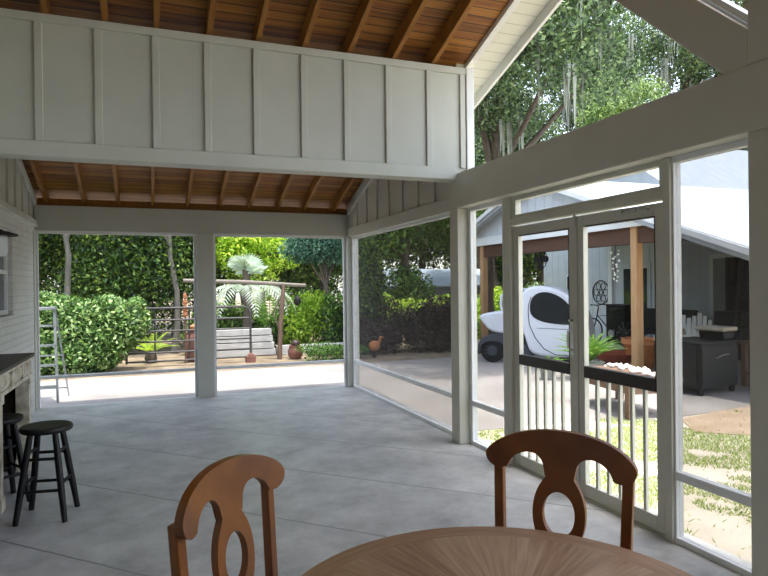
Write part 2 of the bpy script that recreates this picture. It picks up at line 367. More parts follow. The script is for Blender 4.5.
def blob_points(blobs, n, rng, shell=.55):
    bl = np.array(blobs, float); wts = (bl[:, 3]*bl[:, 4]+bl[:, 4]*bl[:, 5]+bl[:, 3]*bl[:, 5]); wts /= wts.sum()
    k = rng.choice(len(bl), n, p=wts); d = rng.normal(size=(n, 3)); d /= np.linalg.norm(d, axis=1)[:, None]
    r = 1-shell*rng.random(n)**1.6
    return bl[k, :3]+d*bl[k, 3:6]*r[:, None]

def foliage(name, blobs, n, size, m, seed, parent=None, loc=(0, 0, 0), shell=.55, up=.35, wide=.5, zmin=None):
    rng = np.random.default_rng(seed); P = blob_points(blobs, n, rng, shell)
    if zmin is not None: P = P[P[:, 2] > zmin]
    V, F = leaf_arrays(P, size, rng, up, wide)
    return tri_object(name, V, F, m, parent, loc)

def crown(rng, c, Rr, n, sub=.45):
    out = []
    for i in range(n):
        d = rng.normal(size=3); d /= np.linalg.norm(d); r = rng.random()**.5*.72
        s = sub*(.7+.6*rng.random())
        out.append((c[0]+d[0]*Rr[0]*r, c[1]+d[1]*Rr[1]*r, c[2]+d[2]*Rr[2]*r, Rr[0]*s, Rr[1]*s, Rr[2]*s*.85))
    return out

def tree(name, label, loc, Rr, cz, n, size, m, seed, trunk_r=.14, bark='bark', group=None, nb=12, sub=.45, moss=0, lean=0, cat='tree', branches=5):
    rng = np.random.default_rng(seed); root = thing(name, label, cat, loc, 0, group)
    bl = crown(rng, (lean, 0, cz), Rr, nb, sub)
    foliage('foliage', bl, n, size, M[m], seed+1, root, zmin=.03)
    t = MB(); top = cz+Rr[2]*.2
    pts = [(lean*(i/6)**2+.06*math.sin(i*1.9+seed), .05*math.cos(i*1.3+seed), top*i/6-.05) for i in range(7)]
    t.tube(pts, [trunk_r*(1.25 if i == 0 else 1-.1*i) for i in range(7)], 9)
    for b in bl[:branches]:
        s = Vector(pts[3])*.6+Vector(pts[4])*.4; e = Vector(b[:3]); mid = (s+e)/2+Vector((0, 0, -.1*Rr[2]*.3))
        t.tube([s, mid, e], [trunk_r*.5, trunk_r*.33, trunk_r*.15], 6)
    t.build('trunk', M[bark], root, smooth=60)
    if moss:
        V = []; F = []
        for q in range(moss):
            b = bl[rng.integers(len(bl))]
            x, y, z = b[0]+b[3]*rng.normal()*.5, b[1]+b[4]*rng.normal()*.5, b[2]-b[5]*.3
            for s_ in range(7):
                px, py = x+rng.normal()*.12, y+rng.normal()*.12; Ln = .5+rng.random()*1.2; a = rng.random()*PI
                for j in range(4):
                    w0 = .045*(1-j/4.2); w1 = .045*(1-(j+1)/4.2); o = len(V)
                    dx, dy = math.cos(a), math.sin(a); z0, z1 = z-Ln*j/4, z-Ln*(j+1)/4
                    ox0, ox1 = .03*math.sin(j*2+q), .03*math.sin(j*2+2+q)
                    V += [(px+ox0-dx*w0, py-dy*w0, z0), (px+ox0+dx*w0, py+dy*w0, z0), (px+ox1+dx*w1, py+dy*w1, z1), (px+ox1-dx*w1, py-dy*w1, z1)]
                    F += [(o, o+1, o+2), (o, o+2, o+3)]
        tri_object('moss', V, F, M['moss'], root)['kind'] = 'stuff'
    return root

def frond(mb, p0, az, el, length, droop, nleaf=14, ll=.12, w=.012, vee=.5):
    """pinnate frond: a bent midrib with leaflets on both sides"""
    p = Vector(p0); pts = []; e = el; st = length/nleaf
    for i in range(nleaf+1):
        pts.append(p.copy()); d = Vector((math.cos(az)*math.cos(e), math.sin(az)*math.cos(e), math.sin(e))); p = p+d*st; e -= droop/nleaf
    side = Vector((-math.sin(az), math.cos(az), 0))
    mb.tube(pts, [w*.4*(1-.7*i/nleaf) for i in range(nleaf+1)], 4)
    for i in range(2, nleaf+1):
        t = i/nleaf; L = ll*(math.sin(PI*min(1, .15+t*.9))*.8+.25)
        d = (pts[i]-pts[i-1]).normalized(); u = side.cross(d)
        for s in (-1, 1):
            q = pts[i]; dirv = (side*s*math.cos(vee)+d*.6+u*.25*(-s if False else 1)).normalized(); tip = q+dirv*L-Vector((0, 0, L*.15))
            mid = q+dirv*L*.45; wv = d*w
            mb.add([q, mid+wv, tip, mid-wv], [(0, 1, 2), (0, 2, 3)])
    return mb

def fan_leaf(mb, c, az, el, r, n=18, spread=2.2):
    """palmate fan leaf: pointed blades from one point"""
    d = Vector((math.cos(az)*math.cos(el), math.sin(az)*math.cos(el), math.sin(el)))
    s = Vector((-math.sin(az), math.cos(az), 0)); c = Vector(c); nrm = s.cross(d)
    for i in range(n):
        a = (i/(n-1)-.5)*2*spread*.5*1.3; dv = (d*math.cos(a)+s*math.sin(a)).normalized(); wv = nrm.cross(dv).normalized()*r*.035
        m = c+dv*r*.55; tip = c+dv*r*(1-.12*abs(a))-Vector((0, 0, r*.16))
        mb.add([c, m+wv, tip, m-wv], [(0, 1, 2), (0, 2, 3)])
    return mb

# ------------------------------------------------------------------ camera
cam = bpy.data.cameras.new('camera'); cam.sensor_width = 36; cam.lens = 615.58/768*36; cam.clip_end = 400
co = bpy.data.objects.new('camera', cam); C.objects.link(co)
yaw, pitch, roll = .3646, -.0043, -.0113
F_ = Vector((math.sin(yaw)*math.cos(pitch), math.cos(yaw)*math.cos(pitch), math.sin(pitch)))
R0 = Vector((math.cos(yaw), -math.sin(yaw), 0)); U0 = R0.cross(F_)
c_, s_ = math.cos(roll), math.sin(roll)
Rv, Uv = R0*c_+U0*s_, U0*c_-R0*s_
mw = Matrix((Rv, Uv, -F_)).transposed().to_4x4(); mw.translation = (0, 0, 1.5)
co.matrix_world = mw
bpy.context.scene.camera = co

# ------------------------------------------------------------------ light
w = bpy.data.worlds.new('sky'); bpy.context.scene.world = w; w.use_nodes = True
nt = w.node_tree; bg = nt.nodes['Background']
sky = nt.nodes.new('ShaderNodeTexSky'); sky.sky_type = 'NISHITA'; sky.sun_disc = False
sky.sun_elevation = R(70); sky.sun_rotation = R(120); sky.air_density = 1.0; sky.dust_density = 1.6; sky.ozone_density = 1.0
hsv = nt.nodes.new('ShaderNodeHueSaturation'); hsv.inputs['Saturation'].default_value = .62   # hazy summer sky
nt.links.new(sky.outputs[0], hsv.inputs['Color']); nt.links.new(hsv.outputs[0], bg.inputs[0]); bg.inputs[1].default_value = .62
sl = bpy.data.lights.new('sun', 'SUN'); sl.energy = 5.0; sl.angle = R(.6); sl.color = (1, .955, .88)
so = bpy.data.objects.new('sun', sl); C.objects.link(so)
el, az = R(82), R(-55)   # almost overhead summer noon sun, a little from the yard side
sd = Vector((math.cos(el)*math.cos(az), math.cos(el)*math.sin(az), math.sin(el)))
so.rotation_euler = sd.to_track_quat('Z', 'Y').to_euler(); so.location = (10, -5, 30)

sc = bpy.context.scene
sc.view_settings.view_transform = 'Standard'; sc.view_settings.look = 'None'
sc.view_settings.gamma = 1; sc.view_settings.exposure = .55; sc.view_settings.use_curve_mapping = False
sc.cycles.use_denoising = True
sc.cycles.max_bounces = 10; sc.cycles.diffuse_bounces = 6; sc.cycles.transparent_max_bounces = 24
sc.cycles.sample_clamp_indirect = 6; sc.cycles.caustics_reflective = False; sc.cycles.caustics_refractive = False

# ------------------------------------------------------------------ the porch
XL, XR, XI = -1.336, 2.81, 2.70      # brick wall, plane of the screens, inner face of beam and posts
YB, YF, YR = 8.76, 5.14, 2.07        # back beam, header wall, ridge
SL = .33
def rn(y): return 3.53+SL*(YF-y) if y > YR else 3.53+SL*(YF-YR)-SL*(YR-y)   # underside of the near rafters
def rf(y): return 2.61+SL*(YB-y)                                              # underside of the far rafters

S('floor', MB().box(XL-.2, 2.98, -2.1, 8.79, -.2, 0), M['floor'])
# brick wall with a window recess
wb = MB(); wy0, wy1, wz0, wz1 = 6.35, 7.42, 1.24, 2.12
wb.box(XL-.22, XL, -2.1, wy0, 0, 2.30).box(XL-.22, XL, wy1, 8.95, 0, 2.30).box(XL-.22, XL, wy0, wy1, 0, wz0).box(XL-.22, XL, wy0, wy1, wz1, 2.30)
wl = S('wall_left', wb, M['brick'])
g = MB().prism([(-2.1, 2.30), (8.95, 2.30), (8.95, rf(8.95)+.13), (5.5, rf(5.5)+.13), (5.5, rn(5.5)+.13), (YR, rn(YR)+.13), (-2.1, rn(-2.1)+.13)], 'x', XL-.2, XL-.005)
g.build('gable_boards', M['white'], wl)
for k in range(15):
    y = 3.2+.4*k
    if y > 8.7: break
    MB().box(XL-.006, XL+.018, y-.025, y+.025, 2.36, (rf(y) if y > 5.3 else rn(y))-.005).build('batten', M['white'], wl)
MB().box(XL-.004, XL+.045, -2.1, 8.74, 2.28, 2.36).build('cap_board', M['white'], wl, bevel=.006)
MB().box(XL-.002, XL+.012, YB-.09, YB+.03, 0, 2.238).build('end_board', M['white'], wl)
MB().bar((XL+.02, 8.74, rf(8.74)-.03), (XL+.02, 5.3, rf(5.3)-.03), .03, .08).build('rake_board', M['white'], wl)
win = MB()
for a in ((wy0, wy0+.05, wz0, wz1), (wy1-.05, wy1, wz0, wz1), (wy0+.05, wy1-.05, wz1-.05, wz1), (wy0+.05, wy1-.05, wz0, wz0+.05), (wy0+.05, wy1-.05, 1.66, 1.70)):
    win.box(XL-.10, XL-.045, *a)
w1 = S('window_1', win, M['white_out'])
MB().box(XL-.08, XL-.07, wy0+.05, wy1-.05, wz0+.05, wz1-.05).build('pane', M['pane'], w1)
MB().box(XL-.045, XL+.035, wy0-.04, wy1+.03, wz0-.045, wz0).build('sill', M['brick'], w1, bevel=.005)
# unseen wall behind the viewer, its dark colour chosen to cut bounce light
S('wall_front', MB().prism([(XL, 0), (2.95, 0), (2.95, rn(-1.1)), (XL, rn(-1.1))], 'y', -1.25, -1.1), M['porchback'])

# back beam, post, corner post
wbk = S('wall_back', MB().box(XL, 2.92, YB, YB+.17, 2.238, 2.56), M['white'], bevel=.006)
MB().box(XL, 2.9, YB+.07, YB+.11, 2.561, 2.655).build('blocking', M['rafter'], wbk)
S('trim_1', MB().box(.61, .83, YB-.03, YB+.16, -.05, 2.238), M['white'], bevel=.006)
S('trim_2', MB().box(2.75, 2.92, YB-.06, YB+.17, -.05, 2.238), M['white'], bevel=.006)
def bay_back(k, x0, x1, m):
    f = MB(); t = .035; y0, y1 = YB+.03, YB+.08
    f.box(x0, x0+t, y0, y1, 0, 2.238).box(x1-t, x1, y0, y1, 0, 2.238).box(x0+t, x1-t, y0, y1, 2.205, 2.238).box(x0+t, x1-t, y0, y1-.02, -.03, .004)
    o = S('window_%d' % k, f, M['white_out'])
    MB().box(x0+t, x1-t, y0-.005, y1, .36, .40).build('screen_rail', M['white_out'], o, bevel=.004)
    MB().box(x0+t, x1-t, YB+.053, YB+.055, .004, .36).build('screen', M[m], o)
    MB().box(x0+t, x1-t, YB+.053, YB+.055, .40, 2.205).build('screen', M[m], o)
bay_back(2, XL+.0, .61, 'screen_thin'); bay_back(3, .83, 2.75, 'screen_thin')

# header wall hanging between the two roofs
wc = S('wall_center', MB().box(XL, 2.84, YF, YF+.14, 2.49, 3.53), M['white'])
MB().box(XL, 2.70, YF-.022, YF+.16, 2.478, 2.59).build('bottom_board', M['white'], wc, bevel=.005)
MB().box(XL, 2.80, YF-.022, YF, 3.465, 3.528).build('top_board', M['white'], wc, bevel=.004)
for x in (-1.14, -.74, -.34, .07, .46, .85, 1.25, 1.63, 2.02, 2.42, 2.765):
    MB().box(x-.027, x+.027, YF-.02, YF+.001, 2.59, 3.465).build('batten', M['white'], wc, bevel=.004)
S('trim_3', MB().box(2.80, 2.88, YF-.03, YF+.14, 2.54, 3.53), M['white_out'], bevel=.006)

# near beam, far beam and far gable, posts on the yard side
S('trim_4', MB().box(XI, 2.88, -2.1, 5.29, 2.217, 2.54), M['taupe'], bevel=.008)
wr = S('wall_right', MB().box(2.765, 2.90, 5.29, YB, 2.217, 2.355), M['taupe'], bevel=.005)
MB().prism([(5.29, 2.355), (YB+.17, 2.355), (YB+.17, rf(YB+.17)+.13), (5.29, rf(5.29)+.13)], 'x', 2.79, 2.90).build('gable_boards', M['taupe'], wr)
for y in (8.35, 7.93, 7.52, 7.10, 6.66, 6.22, 5.80, 5.40):
    MB().box(2.770, 2.791, y-.022, y+.022, 2.355, rf(y)-.03).build('batten', M['taupe'], wr)
MB().bar((2.775, YB-.01, rf(YB)-.02), (2.775, 5.3, rf(5.3)-.02), .03, .07).build('rake_board', M['white'], wr)
S('trim_5', MB().box(XI, 2.90, 5.13, 5.29, 0, 2.217), M['taupe'], bevel=.006)
S('trim_6', MB().box(XI, 2.90, 1.985, 2.145, 0, 2.217), M['taupe'], bevel=.006)
S('trim_7', MB().box(XI, 2.86, 1.99, 2.14, 2.54, rn(YR)+.02), M['taupe'], bevel=.006)      # king post
def brace(nm, y0, z0, y1, z1, hh):
    return S(nm, MB().prism([(y0, z0), (y1, z1), (y1, z1+hh), (y0, z0+hh)], 'x', XI+.005, 2.85), M['taupe'], bevel=.006)
brace('trim_8', 2.14, 2.41, 3.45, 3.62, .30)
brace('trim_9', 1.99, 2.41, .70, 3.62, .30)
for nm, a, b in (('trim_10', 2.14, 3.55), ('trim_11', 1.99, .65)):
    sgn = 1 if b > a else -1
    S(nm, MB().prism([(a, 2.725), (b, 2.725+.925*abs(b-a)), (b, 2.765+.925*abs(b-a)), (a, 2.765)], 'x', 2.76, 2.84), M['white_out'])
MB2 = MB()
for a, b in ((5.29, YR), (YR, -2.1)):
    MB2.prism([(a, rn(a)+.10), (b, rn(b)+.10), (b, rn(b)+.155), (a, rn(a)+.155)], 'x', 2.88, 2.94)
S('trim_12', MB2, M['white_out'])
# gable screen above the beam
gs = MB().prism([(5.12, 2.535), (5.12, 2.57), (2.14, 2.57), (2.14, 2.535)], 'x', 2.84, 2.90)
w8 = S('window_8', gs, M['white_out'])
MB().prism([(5.12, 2.57), (5.12, rn(5.12)+.10), (YR+.07, rn(YR+.07)+.10), (YR+.07, 2.57)], 'x', 2.885, 2.887).build('screen', M['screen_thin'], w8)

def bay_right(k, y0, y1, m, rail=True, z0=0, z1=2.217, left=.05):
    f = MB(); t = .04; x0, x1 = XR, XR+.05
    f.box(x0, x1, y0, y0+t, z0, z1).box(x0, x1, y1-left, y1, z0, z1).box(x0, x1, y0+t, y1-left, z1-.035, z1).box(x0, x1, y0+t, y1-left, z0, z0+.035)
    o = S('window_%d' % k, f, M['white_out'] if k != 7 else M['taupe'])
    segs = [(z0+.035, z1-.035)]
    if rail:
        MB().box(x0-.004, x1, y0+t, y1-left, .365, .415).build('screen_rail', M['white_out'], o, bevel=.004)
        segs = [(z0+.035, .365), (.415, z1-.035)]
    for a, b in segs: MB().box(x0+.022, x0+.024, y0+t, y1-left, a, b).build('screen', M[m], o)
    return o
bay_right(4, 5.29, 8.70, 'screen_dark')
bay_right(5, 4.49, 5.13, 'screen')
bay_right(6, 2.145, 2.712, 'screen_dark', left=.012)
bay_right(7, 2.765, 4.375, 'screen_thin', rail=False, z0=2.03, z1=2.217)
bay_right(9, -.6, 1.985, 'screen')
S('trim_13', MB().box(XR-.02, XR+.07, 4.375, 4.49, 0, 2.217), M['taupe'], bevel=.004)
S('trim_14', MB().box(XR-.02, XR+.07, 2.712, 2.765, 0, 2.217), M['taupe'], bevel=.004)
S('trim_15', MB().box(XR-.02, XR+.07, 2.765, 4.375, 1.985, 2.035), M['taupe'], bevel=.004)
S('trim_16', MB().box(XR, XR+.12, 2.765, 4.375, 0, .012), M['taupe'])
def door(k, y0, y1, handle_y, closer):
    x0, x1 = XR+.004, XR+.045; st = .075; f = MB(); z0, z1 = .018, 1.97
    f.box(x0, x1, y0, y0+st, z0, z1).box(x0, x1, y1-st, y1, z0, z1).box(x0, x1, y0+st, y1-st, z1-.075, z1).box(x0, x1, y0+st, y1-st, z0, .105)
    o = S('door_%d' % k, f, M['taupe'], bevel=.003)
    MB().box(x0-.006, x1+.002, y0+st, y1-st, .845, .925).build('mid_rail', M['darkrail'], o, bevel=.003)
    n = 5
    for i in range(n):
        y = y0+st+(y1-y0-2*st)*(i+1)/(n+1)
        MB().box(x0+.008, x0+.030, y-.011, y+.011, .105, .845).build('baluster', M['taupe'], o)
    MB().box(x0+.034, x0+.036, y0+st, y1-st, .925, z1-.075).build('screen', M['screen_thin'], o)
    MB().box(x0+.034, x0+.036, y0+st, y1-st, .105, .845).build('screen', M['screen_thin'], o)
    q0, q1, e = y0+st, y1-st, .007
    ga = MB().box(x0-.001, x1-.004, q0, q0+e, .925, z1-.075).box(x0-.001, x1-.004, q0+e, q1-e, z1-.075-e, z1-.075)
    ga.build('gasket', M['darkrail'], o)
    if handle_y:
        h = MB(); h.tube([(x0, handle_y, 1.02), (x0-.04, handle_y, 1.04), (x0-.045, handle_y, 1.10), (x0-.04, handle_y, 1.16), (x0, handle_y, 1.18)], .008, 8)
        h.box(x0-.006, x0, handle_y-.018, handle_y+.018, .98, 1.24); h.tube([(x0, handle_y, 1.235), (x0-.03, handle_y, 1.235)], .011, 8)
        h.build('door_handle', M['handle'], o, smooth=40)
    if closer:
        h = MB()
        for yy in (2.90, 3.0, 3.12): h.tube([(x0, yy, 1.945), (x0-.012, yy, 1.945)], .012, 10)
        h.tube([(x0-.012, 2.86, 1.945), (x0-.012, 3.16, 1.935)], .004, 6)
        h.build('door_chain', M['handle'], o)
door(1, 3.575, 4.37, 3.615, False); door(2, 2.77, 3.568, None, True)
S('trim_17', MB().box(XR-.004, XR+.006, 3.552, 3.59, .018, 1.97).box(XR-.012, XR-.003, 3.562, 3.58, 1.90, 2.03), M['taupe'])

# roofs: deck, rafters, soffit, barge board
ce = MB()
def slab(mb, ya, za, yb, zb, t, x0, x1): mb.prism([(ya, za), (yb, zb), (yb, zb+t), (ya, za+t)], 'x', x0, x1)
DK = .15
slab(ce, 5.50, rn(5.50)+DK, YR, rn(YR)+DK, .05, XL-.3, 3.205)
slab(ce, -2.4, rn(-2.4)+DK, YR, rn(YR)+DK, .05, XL-.3, 3.205)
slab(ce, 9.12, rf(9.12)+DK, 5.45, rf(5.45)+DK, .05, XL-.3, 3.205)
cl = S('ceiling', ce, M['deck'])
ro = MB()
slab(ro, 5.50, rn(5.50)+DK+.051, YR, rn(YR)+DK+.051, .06, XL-.35, 3.26)
slab(ro, -2.45, rn(-2.45)+DK+.051, YR, rn(YR)+DK+.051, .06, XL-.35, 3.26)
slab(ro, 9.15, rf(9.15)+DK+.051, 5.45, rf(5.45)+DK+.051, .06, XL-.35, 3.26)
ro.build('shingles', M['shingle'], cl)
for x in (-1.10, -.69, -.29, .08, .48, .87, 1.26, 1.66, 2.08, 2.47):
    m = MB()
    m.prism([(5.28, rn(5.13)), (5.13, rn(5.13)), (YR, rn(YR)), (YR, rn(YR)+DK), (5.48, rn(5.48)+DK), (5.48, rn(5.13))], 'x', x-.021, x+.021)
    m.build('rafter', M['rafter'], cl)
    m = MB(); m.prism([(-2.1, rn(-2.1)), (YR, rn(YR)), (YR, rn(YR)+DK), (-2.1, rn(-2.1)+DK)], 'x', x-.021, x+.021)
    m.build('rafter', M['rafter'], cl)
for x in (-1.21, -.77, -.37, .06, .51, .93, 1.34, 1.74, 2.13, 2.58):
    m = MB(); m.prism([(9.0, rf(9.0)+.02), (5.56, rf(5.56)), (5.56, rf(5.56)+DK), (9.0, rf(9.0)+DK)], 'x', x-.02, x+.02)
    m.build('rafter', M['rafter'], cl)
MB().box(XL, 2.74, 5.50, 5.54, 3.50, 3.87).build('step_board', M['rafter'], cl)
MB().box(XL, 2.74, YR-.02, YR+.02, rn(YR)-.02, rn(YR)+DK).build('ridge_board', M['rafter'], cl)
sf = MB()
for a, b, f_ in ((6.25, YR, rn), (-2.4, YR, rn), (9.12, 6.6, rf)):
    slab(sf, a, f_(a)+DK-.03, b, f_(b)+DK-.03, .028, 2.942, 3.21)
sf.build('soffit', M['soffit'], cl)
bg_ = MB()
for a, b, f_ in ((6.3, YR, rn), (-2.4, YR, rn), (9.12, 6.6, rf)):
    slab(bg_, a, f_(a)+DK-.13, b, f_(b)+DK-.13, .18, 3.21, 3.24)
bg_.build('barge_board', M['white_out'], cl)

# ------------------------------------------------------------------ ground outside
S('patio', MB().box(-7, 2.98, 8.79, 11.7, -.2, -.05), M['patio'])
S('driveway', MB().prism([(2.98, 5.75), (4.6, 5.70), (5.2, 5.36), (8, 5.62), (16, 5.6), (16, 15.5), (7.3, 15.5), (7.3, 11.7), (2.98, 11.7)], 'z', -.2, -.05), M['drive'])
S('ground', MB().box(-60, 80, -40, 100, -.4, -.085), M['ground'])
S('lawn', MB().prism([(2.98, -8), (18, -8), (18, 5.6), (8, 5.62), (5.2, 5.36), (4.6, 5.70), (2.98, 5.75)], 'z', -.2, -.056), M['sand'])
S('bare_soil', MB().prism([(5.25, 4.80), (5.6, 5.30), (6.3, 5.47), (8, 5.60), (9.5, 5.4), (9, 3.2), (7.2, 3.6), (6.2, 4.2), (5.6, 4.5)], 'z', -.07, -.050), M['soil'])
rng = np.random.default_rng(5); V = []; F = []
cnt = 0
while cnt < 70000:
    x, y = 2.99+rng.random()*6, .5+rng.random()*5.2; d = x+y
    nz = mnoise.noise(Vector((x*1.3, y*1.3, 0)))+.6*mnoise.noise(Vector((x*4, y*4, 3)))
    if d > 8.2: th = -.45
    elif d > 7.6: th = .35
    elif d > 6.6: th = -.2
    else: th = .08
    if y > 5.25: th += .5
    if x > 5.3+(0 if y > 4.7 else (4.7-y)*1.4) and y > 3.4: th = .8
    if nz < th: 
        if rng.random() > .03: continue
    cnt += 1; a = rng.random()*6.28; h = .012+.022*rng.random(); w_ = .003+.004*rng.random(); o = len(V); lx, ly = rng.normal()*.02, rng.normal()*.02
    V += [(x-math.cos(a)*w_, y-math.sin(a)*w_, -.058), (x+math.cos(a)*w_, y+math.sin(a)*w_, -.058), (x+lx, y+ly, -.056+h)]; F.append((o, o+1, o+2))
tag(tri_object('lawn_grass', V, F, M['grass']), 'patchy short green grass growing on the sandy yard outside the screens', 'grass', kind='stuff')

# ------------------------------------------------------------------ dining table and chairs
TX, TY = .74, 1.17
t = thing('dining_table', 'round wooden dining table with a sunburst veneer top', 'table', (TX, TY, 0))
MB().lathe([(0, .72), (.54, .72), (.555, .727), (.56, .737), (.555, .747), (.547, .75), (0, .75)], n=72).build('tabletop', M['tabletop'], t, smooth=40)
MB().lathe([(.40, .65), (.42, .65), (.42, .719), (.40, .719)], n=48).build('apron', M['chair'], t, smooth=40)
MB().lathe([(.05, .12), (.10, .14), (.11, .22), (.07, .30), (.06, .40), (.09, .50), (.10, .58), (.08, .64), (.15, .65), (.40, .655), (.40, .7)], n=24).build('pedestal', M['chair'], t, smooth=50)
for k in range(4):
    a = k*PI/2+.4; c, s = math.cos(a), math.sin(a)
    MB().tube([(c*.05, s*.05, .2), (c*.2, s*.2, .16), (c*.33, s*.33, .07), (c*.40, s*.40, .03)], [.04, .04, .034, .03], 8).build('foot', M['chair'], t, smooth=50)

def chair():
    o = thing('dining_chair', '', 'chair')
    tilt = .13; bow = .035
    def yy(x, z): return tilt*(z-.45) - bow*(x/.25)**2*(1 if z > .8 else .6)
    # crest rail: upper and lower edge over the width
    def zt(x):
        a = min(abs(x), .2504); return .908+.092*(1-(a/.2505)**2.2)**.62
    def zb(x):
        a = abs(x)
        if a < .052: return .850
        if a < .175:
            u = (a-.052)/(.175-.052); return .866+.062*math.sqrt(max(0, 1-(2*u-1)**2))*(1-.25*u)-.0*u
        u = (a-.175)/.0755; return .862+(.908-.862)*(1-math.sqrt(max(0, 1-max(0, (u-.35)/.65)**2)))+.004*max(0, 1-u*4)
    xs = [.25*math.sin(PI/2*(i/40-1))*.55+.45*.25*(i/40-1) for i in range(81)]; m = MB(); nrow = 5; vs = []; fs = []
    for x in xs:
        a, b = zb(x), max(zt(x), zb(x)+.0005)
        for j in range(nrow):
            z = a+(b-a)*j/(nrow-1); vs.append((x, yy(x, z)-.013, z))
        for j in range(nrow):
            z = a+(b-a)*j/(nrow-1); vs.append((x, yy(x, z)+.013, z))
    q = 2*nrow
    for i in range(80):
        for j in range(nrow-1):
            fs.append((i*q+j, (i+1)*q+j, (i+1)*q+j+1, i*q+j+1)); fs.append((i*q+nrow+j, i*q+nrow+j+1, (i+1)*q+nrow+j+1, (i+1)*q+nrow+j))
        fs.append((i*q, i*q+nrow, (i+1)*q+nrow, (i+1)*q)); fs.append((i*q+nrow-1, (i+1)*q+nrow-1, (i+1)*q+2*nrow-1, i*q+2*nrow-1))
    for i in (0, 80): fs.append(tuple(i*q+j for j in range(nrow))+tuple(i*q+nrow+j for j in reversed(range(nrow))))
    m.add(vs, fs).build('crest_rail', M['chair'], o, smooth=50)
    # splat with an oval eye
    m = MB(); zs = sorted([.47+.395*i/40 for i in range(41)]+[.728+.0725*math.sin(PI/2*(j/10-1)) for j in range(21)])[:61]
    def xo(z):
        e = .087*math.sqrt(max(0, 1-((z-.73)/.128)**2)); n = .041+.016*(max(0, z-.835)/.03)**2+.035*(max(0, .60-z)/.13)**1.5
        return (e**4+n**4)**.25 if e > 0 else n
    def xi(z):
        u = (z-.728)/.0725
        return .054*math.sqrt(1-u*u) if abs(u) < 1 else 0
    for s in (-1, 1):
        vs = []; fs = []
        for z in zs:
            y = yy(0, z)
            vs += [(s*xi(z), y-.011, z), (s*xo(z), y-.011, z), (s*xo(z), y+.011, z), (s*xi(z), y+.011, z)]
        for i in range(60):
            fs += [(i*4+k, i*4+(k+1) % 4, (i+1)*4+(k+1) % 4, (i+1)*4+k) for k in range(4)]
        fs += [(0, 1, 2, 3), (240, 241, 242, 243)]
        m.add(vs, fs)
    m.build('splat', M['chair'], o, smooth=50)
    for s in (-1, 1):
        MB().add([], []).bar((s*.205, .03, .44), (s*.218, yy(.218, .885)+.030, .90), .034, .030, (0, 1, 0)).bar((s*.20, .085, 0), (s*.205, .03, .45), .034, .032, (0, 1, 0)).build('back_post', M['chair'], o, bevel=.004)
        MB().tube([(s*.19, -.38, 0), (s*.19, -.378, .12), (s*.185, -.375, .30), (s*.18, -.37, .445)], [.017, .022, .025, .022], 12).build('front_leg', M['chair'], o, smooth=50)
        MB().tube([(s*.19, -.378, .17), (s*.2, .06, .19)], .011, 8).build('stretcher', M['chair'], o, smooth=50)
    MB().prism([(-.22, .04), (-.235, -.20), (-.23, -.38), (-.18, -.42), (.18, -.42), (.23, -.38), (.235, -.20), (.22, .04)], 'z', .435, .468).build('seat', M['chair'], o, bevel=.01, seg=3)
    MB().tube([(-.195, -.16, .18), (.195, -.16, .18)], .011, 8).build('stretcher', M['chair'], o, smooth=50)
    return o
ch = chair(); ch['label'] = 'honey wooden dining chair with an oval-eyed splat, left side of the round table'
ch['group'] = 'dining chairs at the round table'
def face(nx, ny): return math.atan2(ny, nx)-PI/2
ch.location = (.245, 1.775, 0); ch.rotation_euler = (0, 0, face(-.75, .66))
dup(ch, (1.245, 1.695, 0), face(.80, .60), 'dark-looking wooden dining chair in front of the double screen doors')

# ------------------------------------------------------------------ bar counter and stools
BY = 4.9
b0 = thing('bar_counter', 'distressed cream bar counter with carved frieze and black top against the brick wall', 'counter', (-1.132, BY, 0), R(-.4))
X0, X1 = -.19, .19
MB().box(X0-.0, X1+.025, -1.0, 1.02, .935, .965).build('countertop', M['black'], b0, bevel=.006)
MB().box(X0, X1, -.98, 1.0, .79, .935).build('frieze', M['distress'], b0, bevel=.004)
MB().box(X0, X1+.014, -.98, 1.008, .915, .936).box(X0, X1+.012, -.98, 1.006, .775, .805).build('moulding', M['distress'], b0, bevel=.004)
for a, bb in ((.62, .95), (.22, .55), (-.18, .15)):
    f = MB().box(X1, X1+.010, a, bb, .825, .900).build('carved_panel', M['distress'], b0, bevel=.004)
    k = MB().box(X1+.009, X1+.016, a+.03, bb-.03, .842, .884)
    k.ell((X1+.014, (a+bb)/2, .863), (.008, .05, .016)); k.build('carved_moulding', M['distress'], f, bevel=.003)
for a in (.58, .185, -.215):
    MB().box(X1, X1+.02, a-.02, a+.02, .805, .915).build('corbel', M['distress'], b0, bevel=.005)
for a in (.90, -.14):
    MB().box(X1-.10, X1, a, a+.09, 0, .79).box(X1-.105, X1+.008, a-.006, a+.096, 0, .10).box(X1-.105, X1+.010, a-.006, a+.096, .72, .79).build('leg', M['distress'], b0, bevel=.004)
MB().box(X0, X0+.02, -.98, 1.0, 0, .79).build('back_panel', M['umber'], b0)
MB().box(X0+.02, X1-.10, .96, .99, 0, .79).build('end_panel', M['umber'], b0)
MB().box(X0+.02, X1-.01, -.98, -.15, 0, .79).build('cabinet_side', M['umber'], b0)

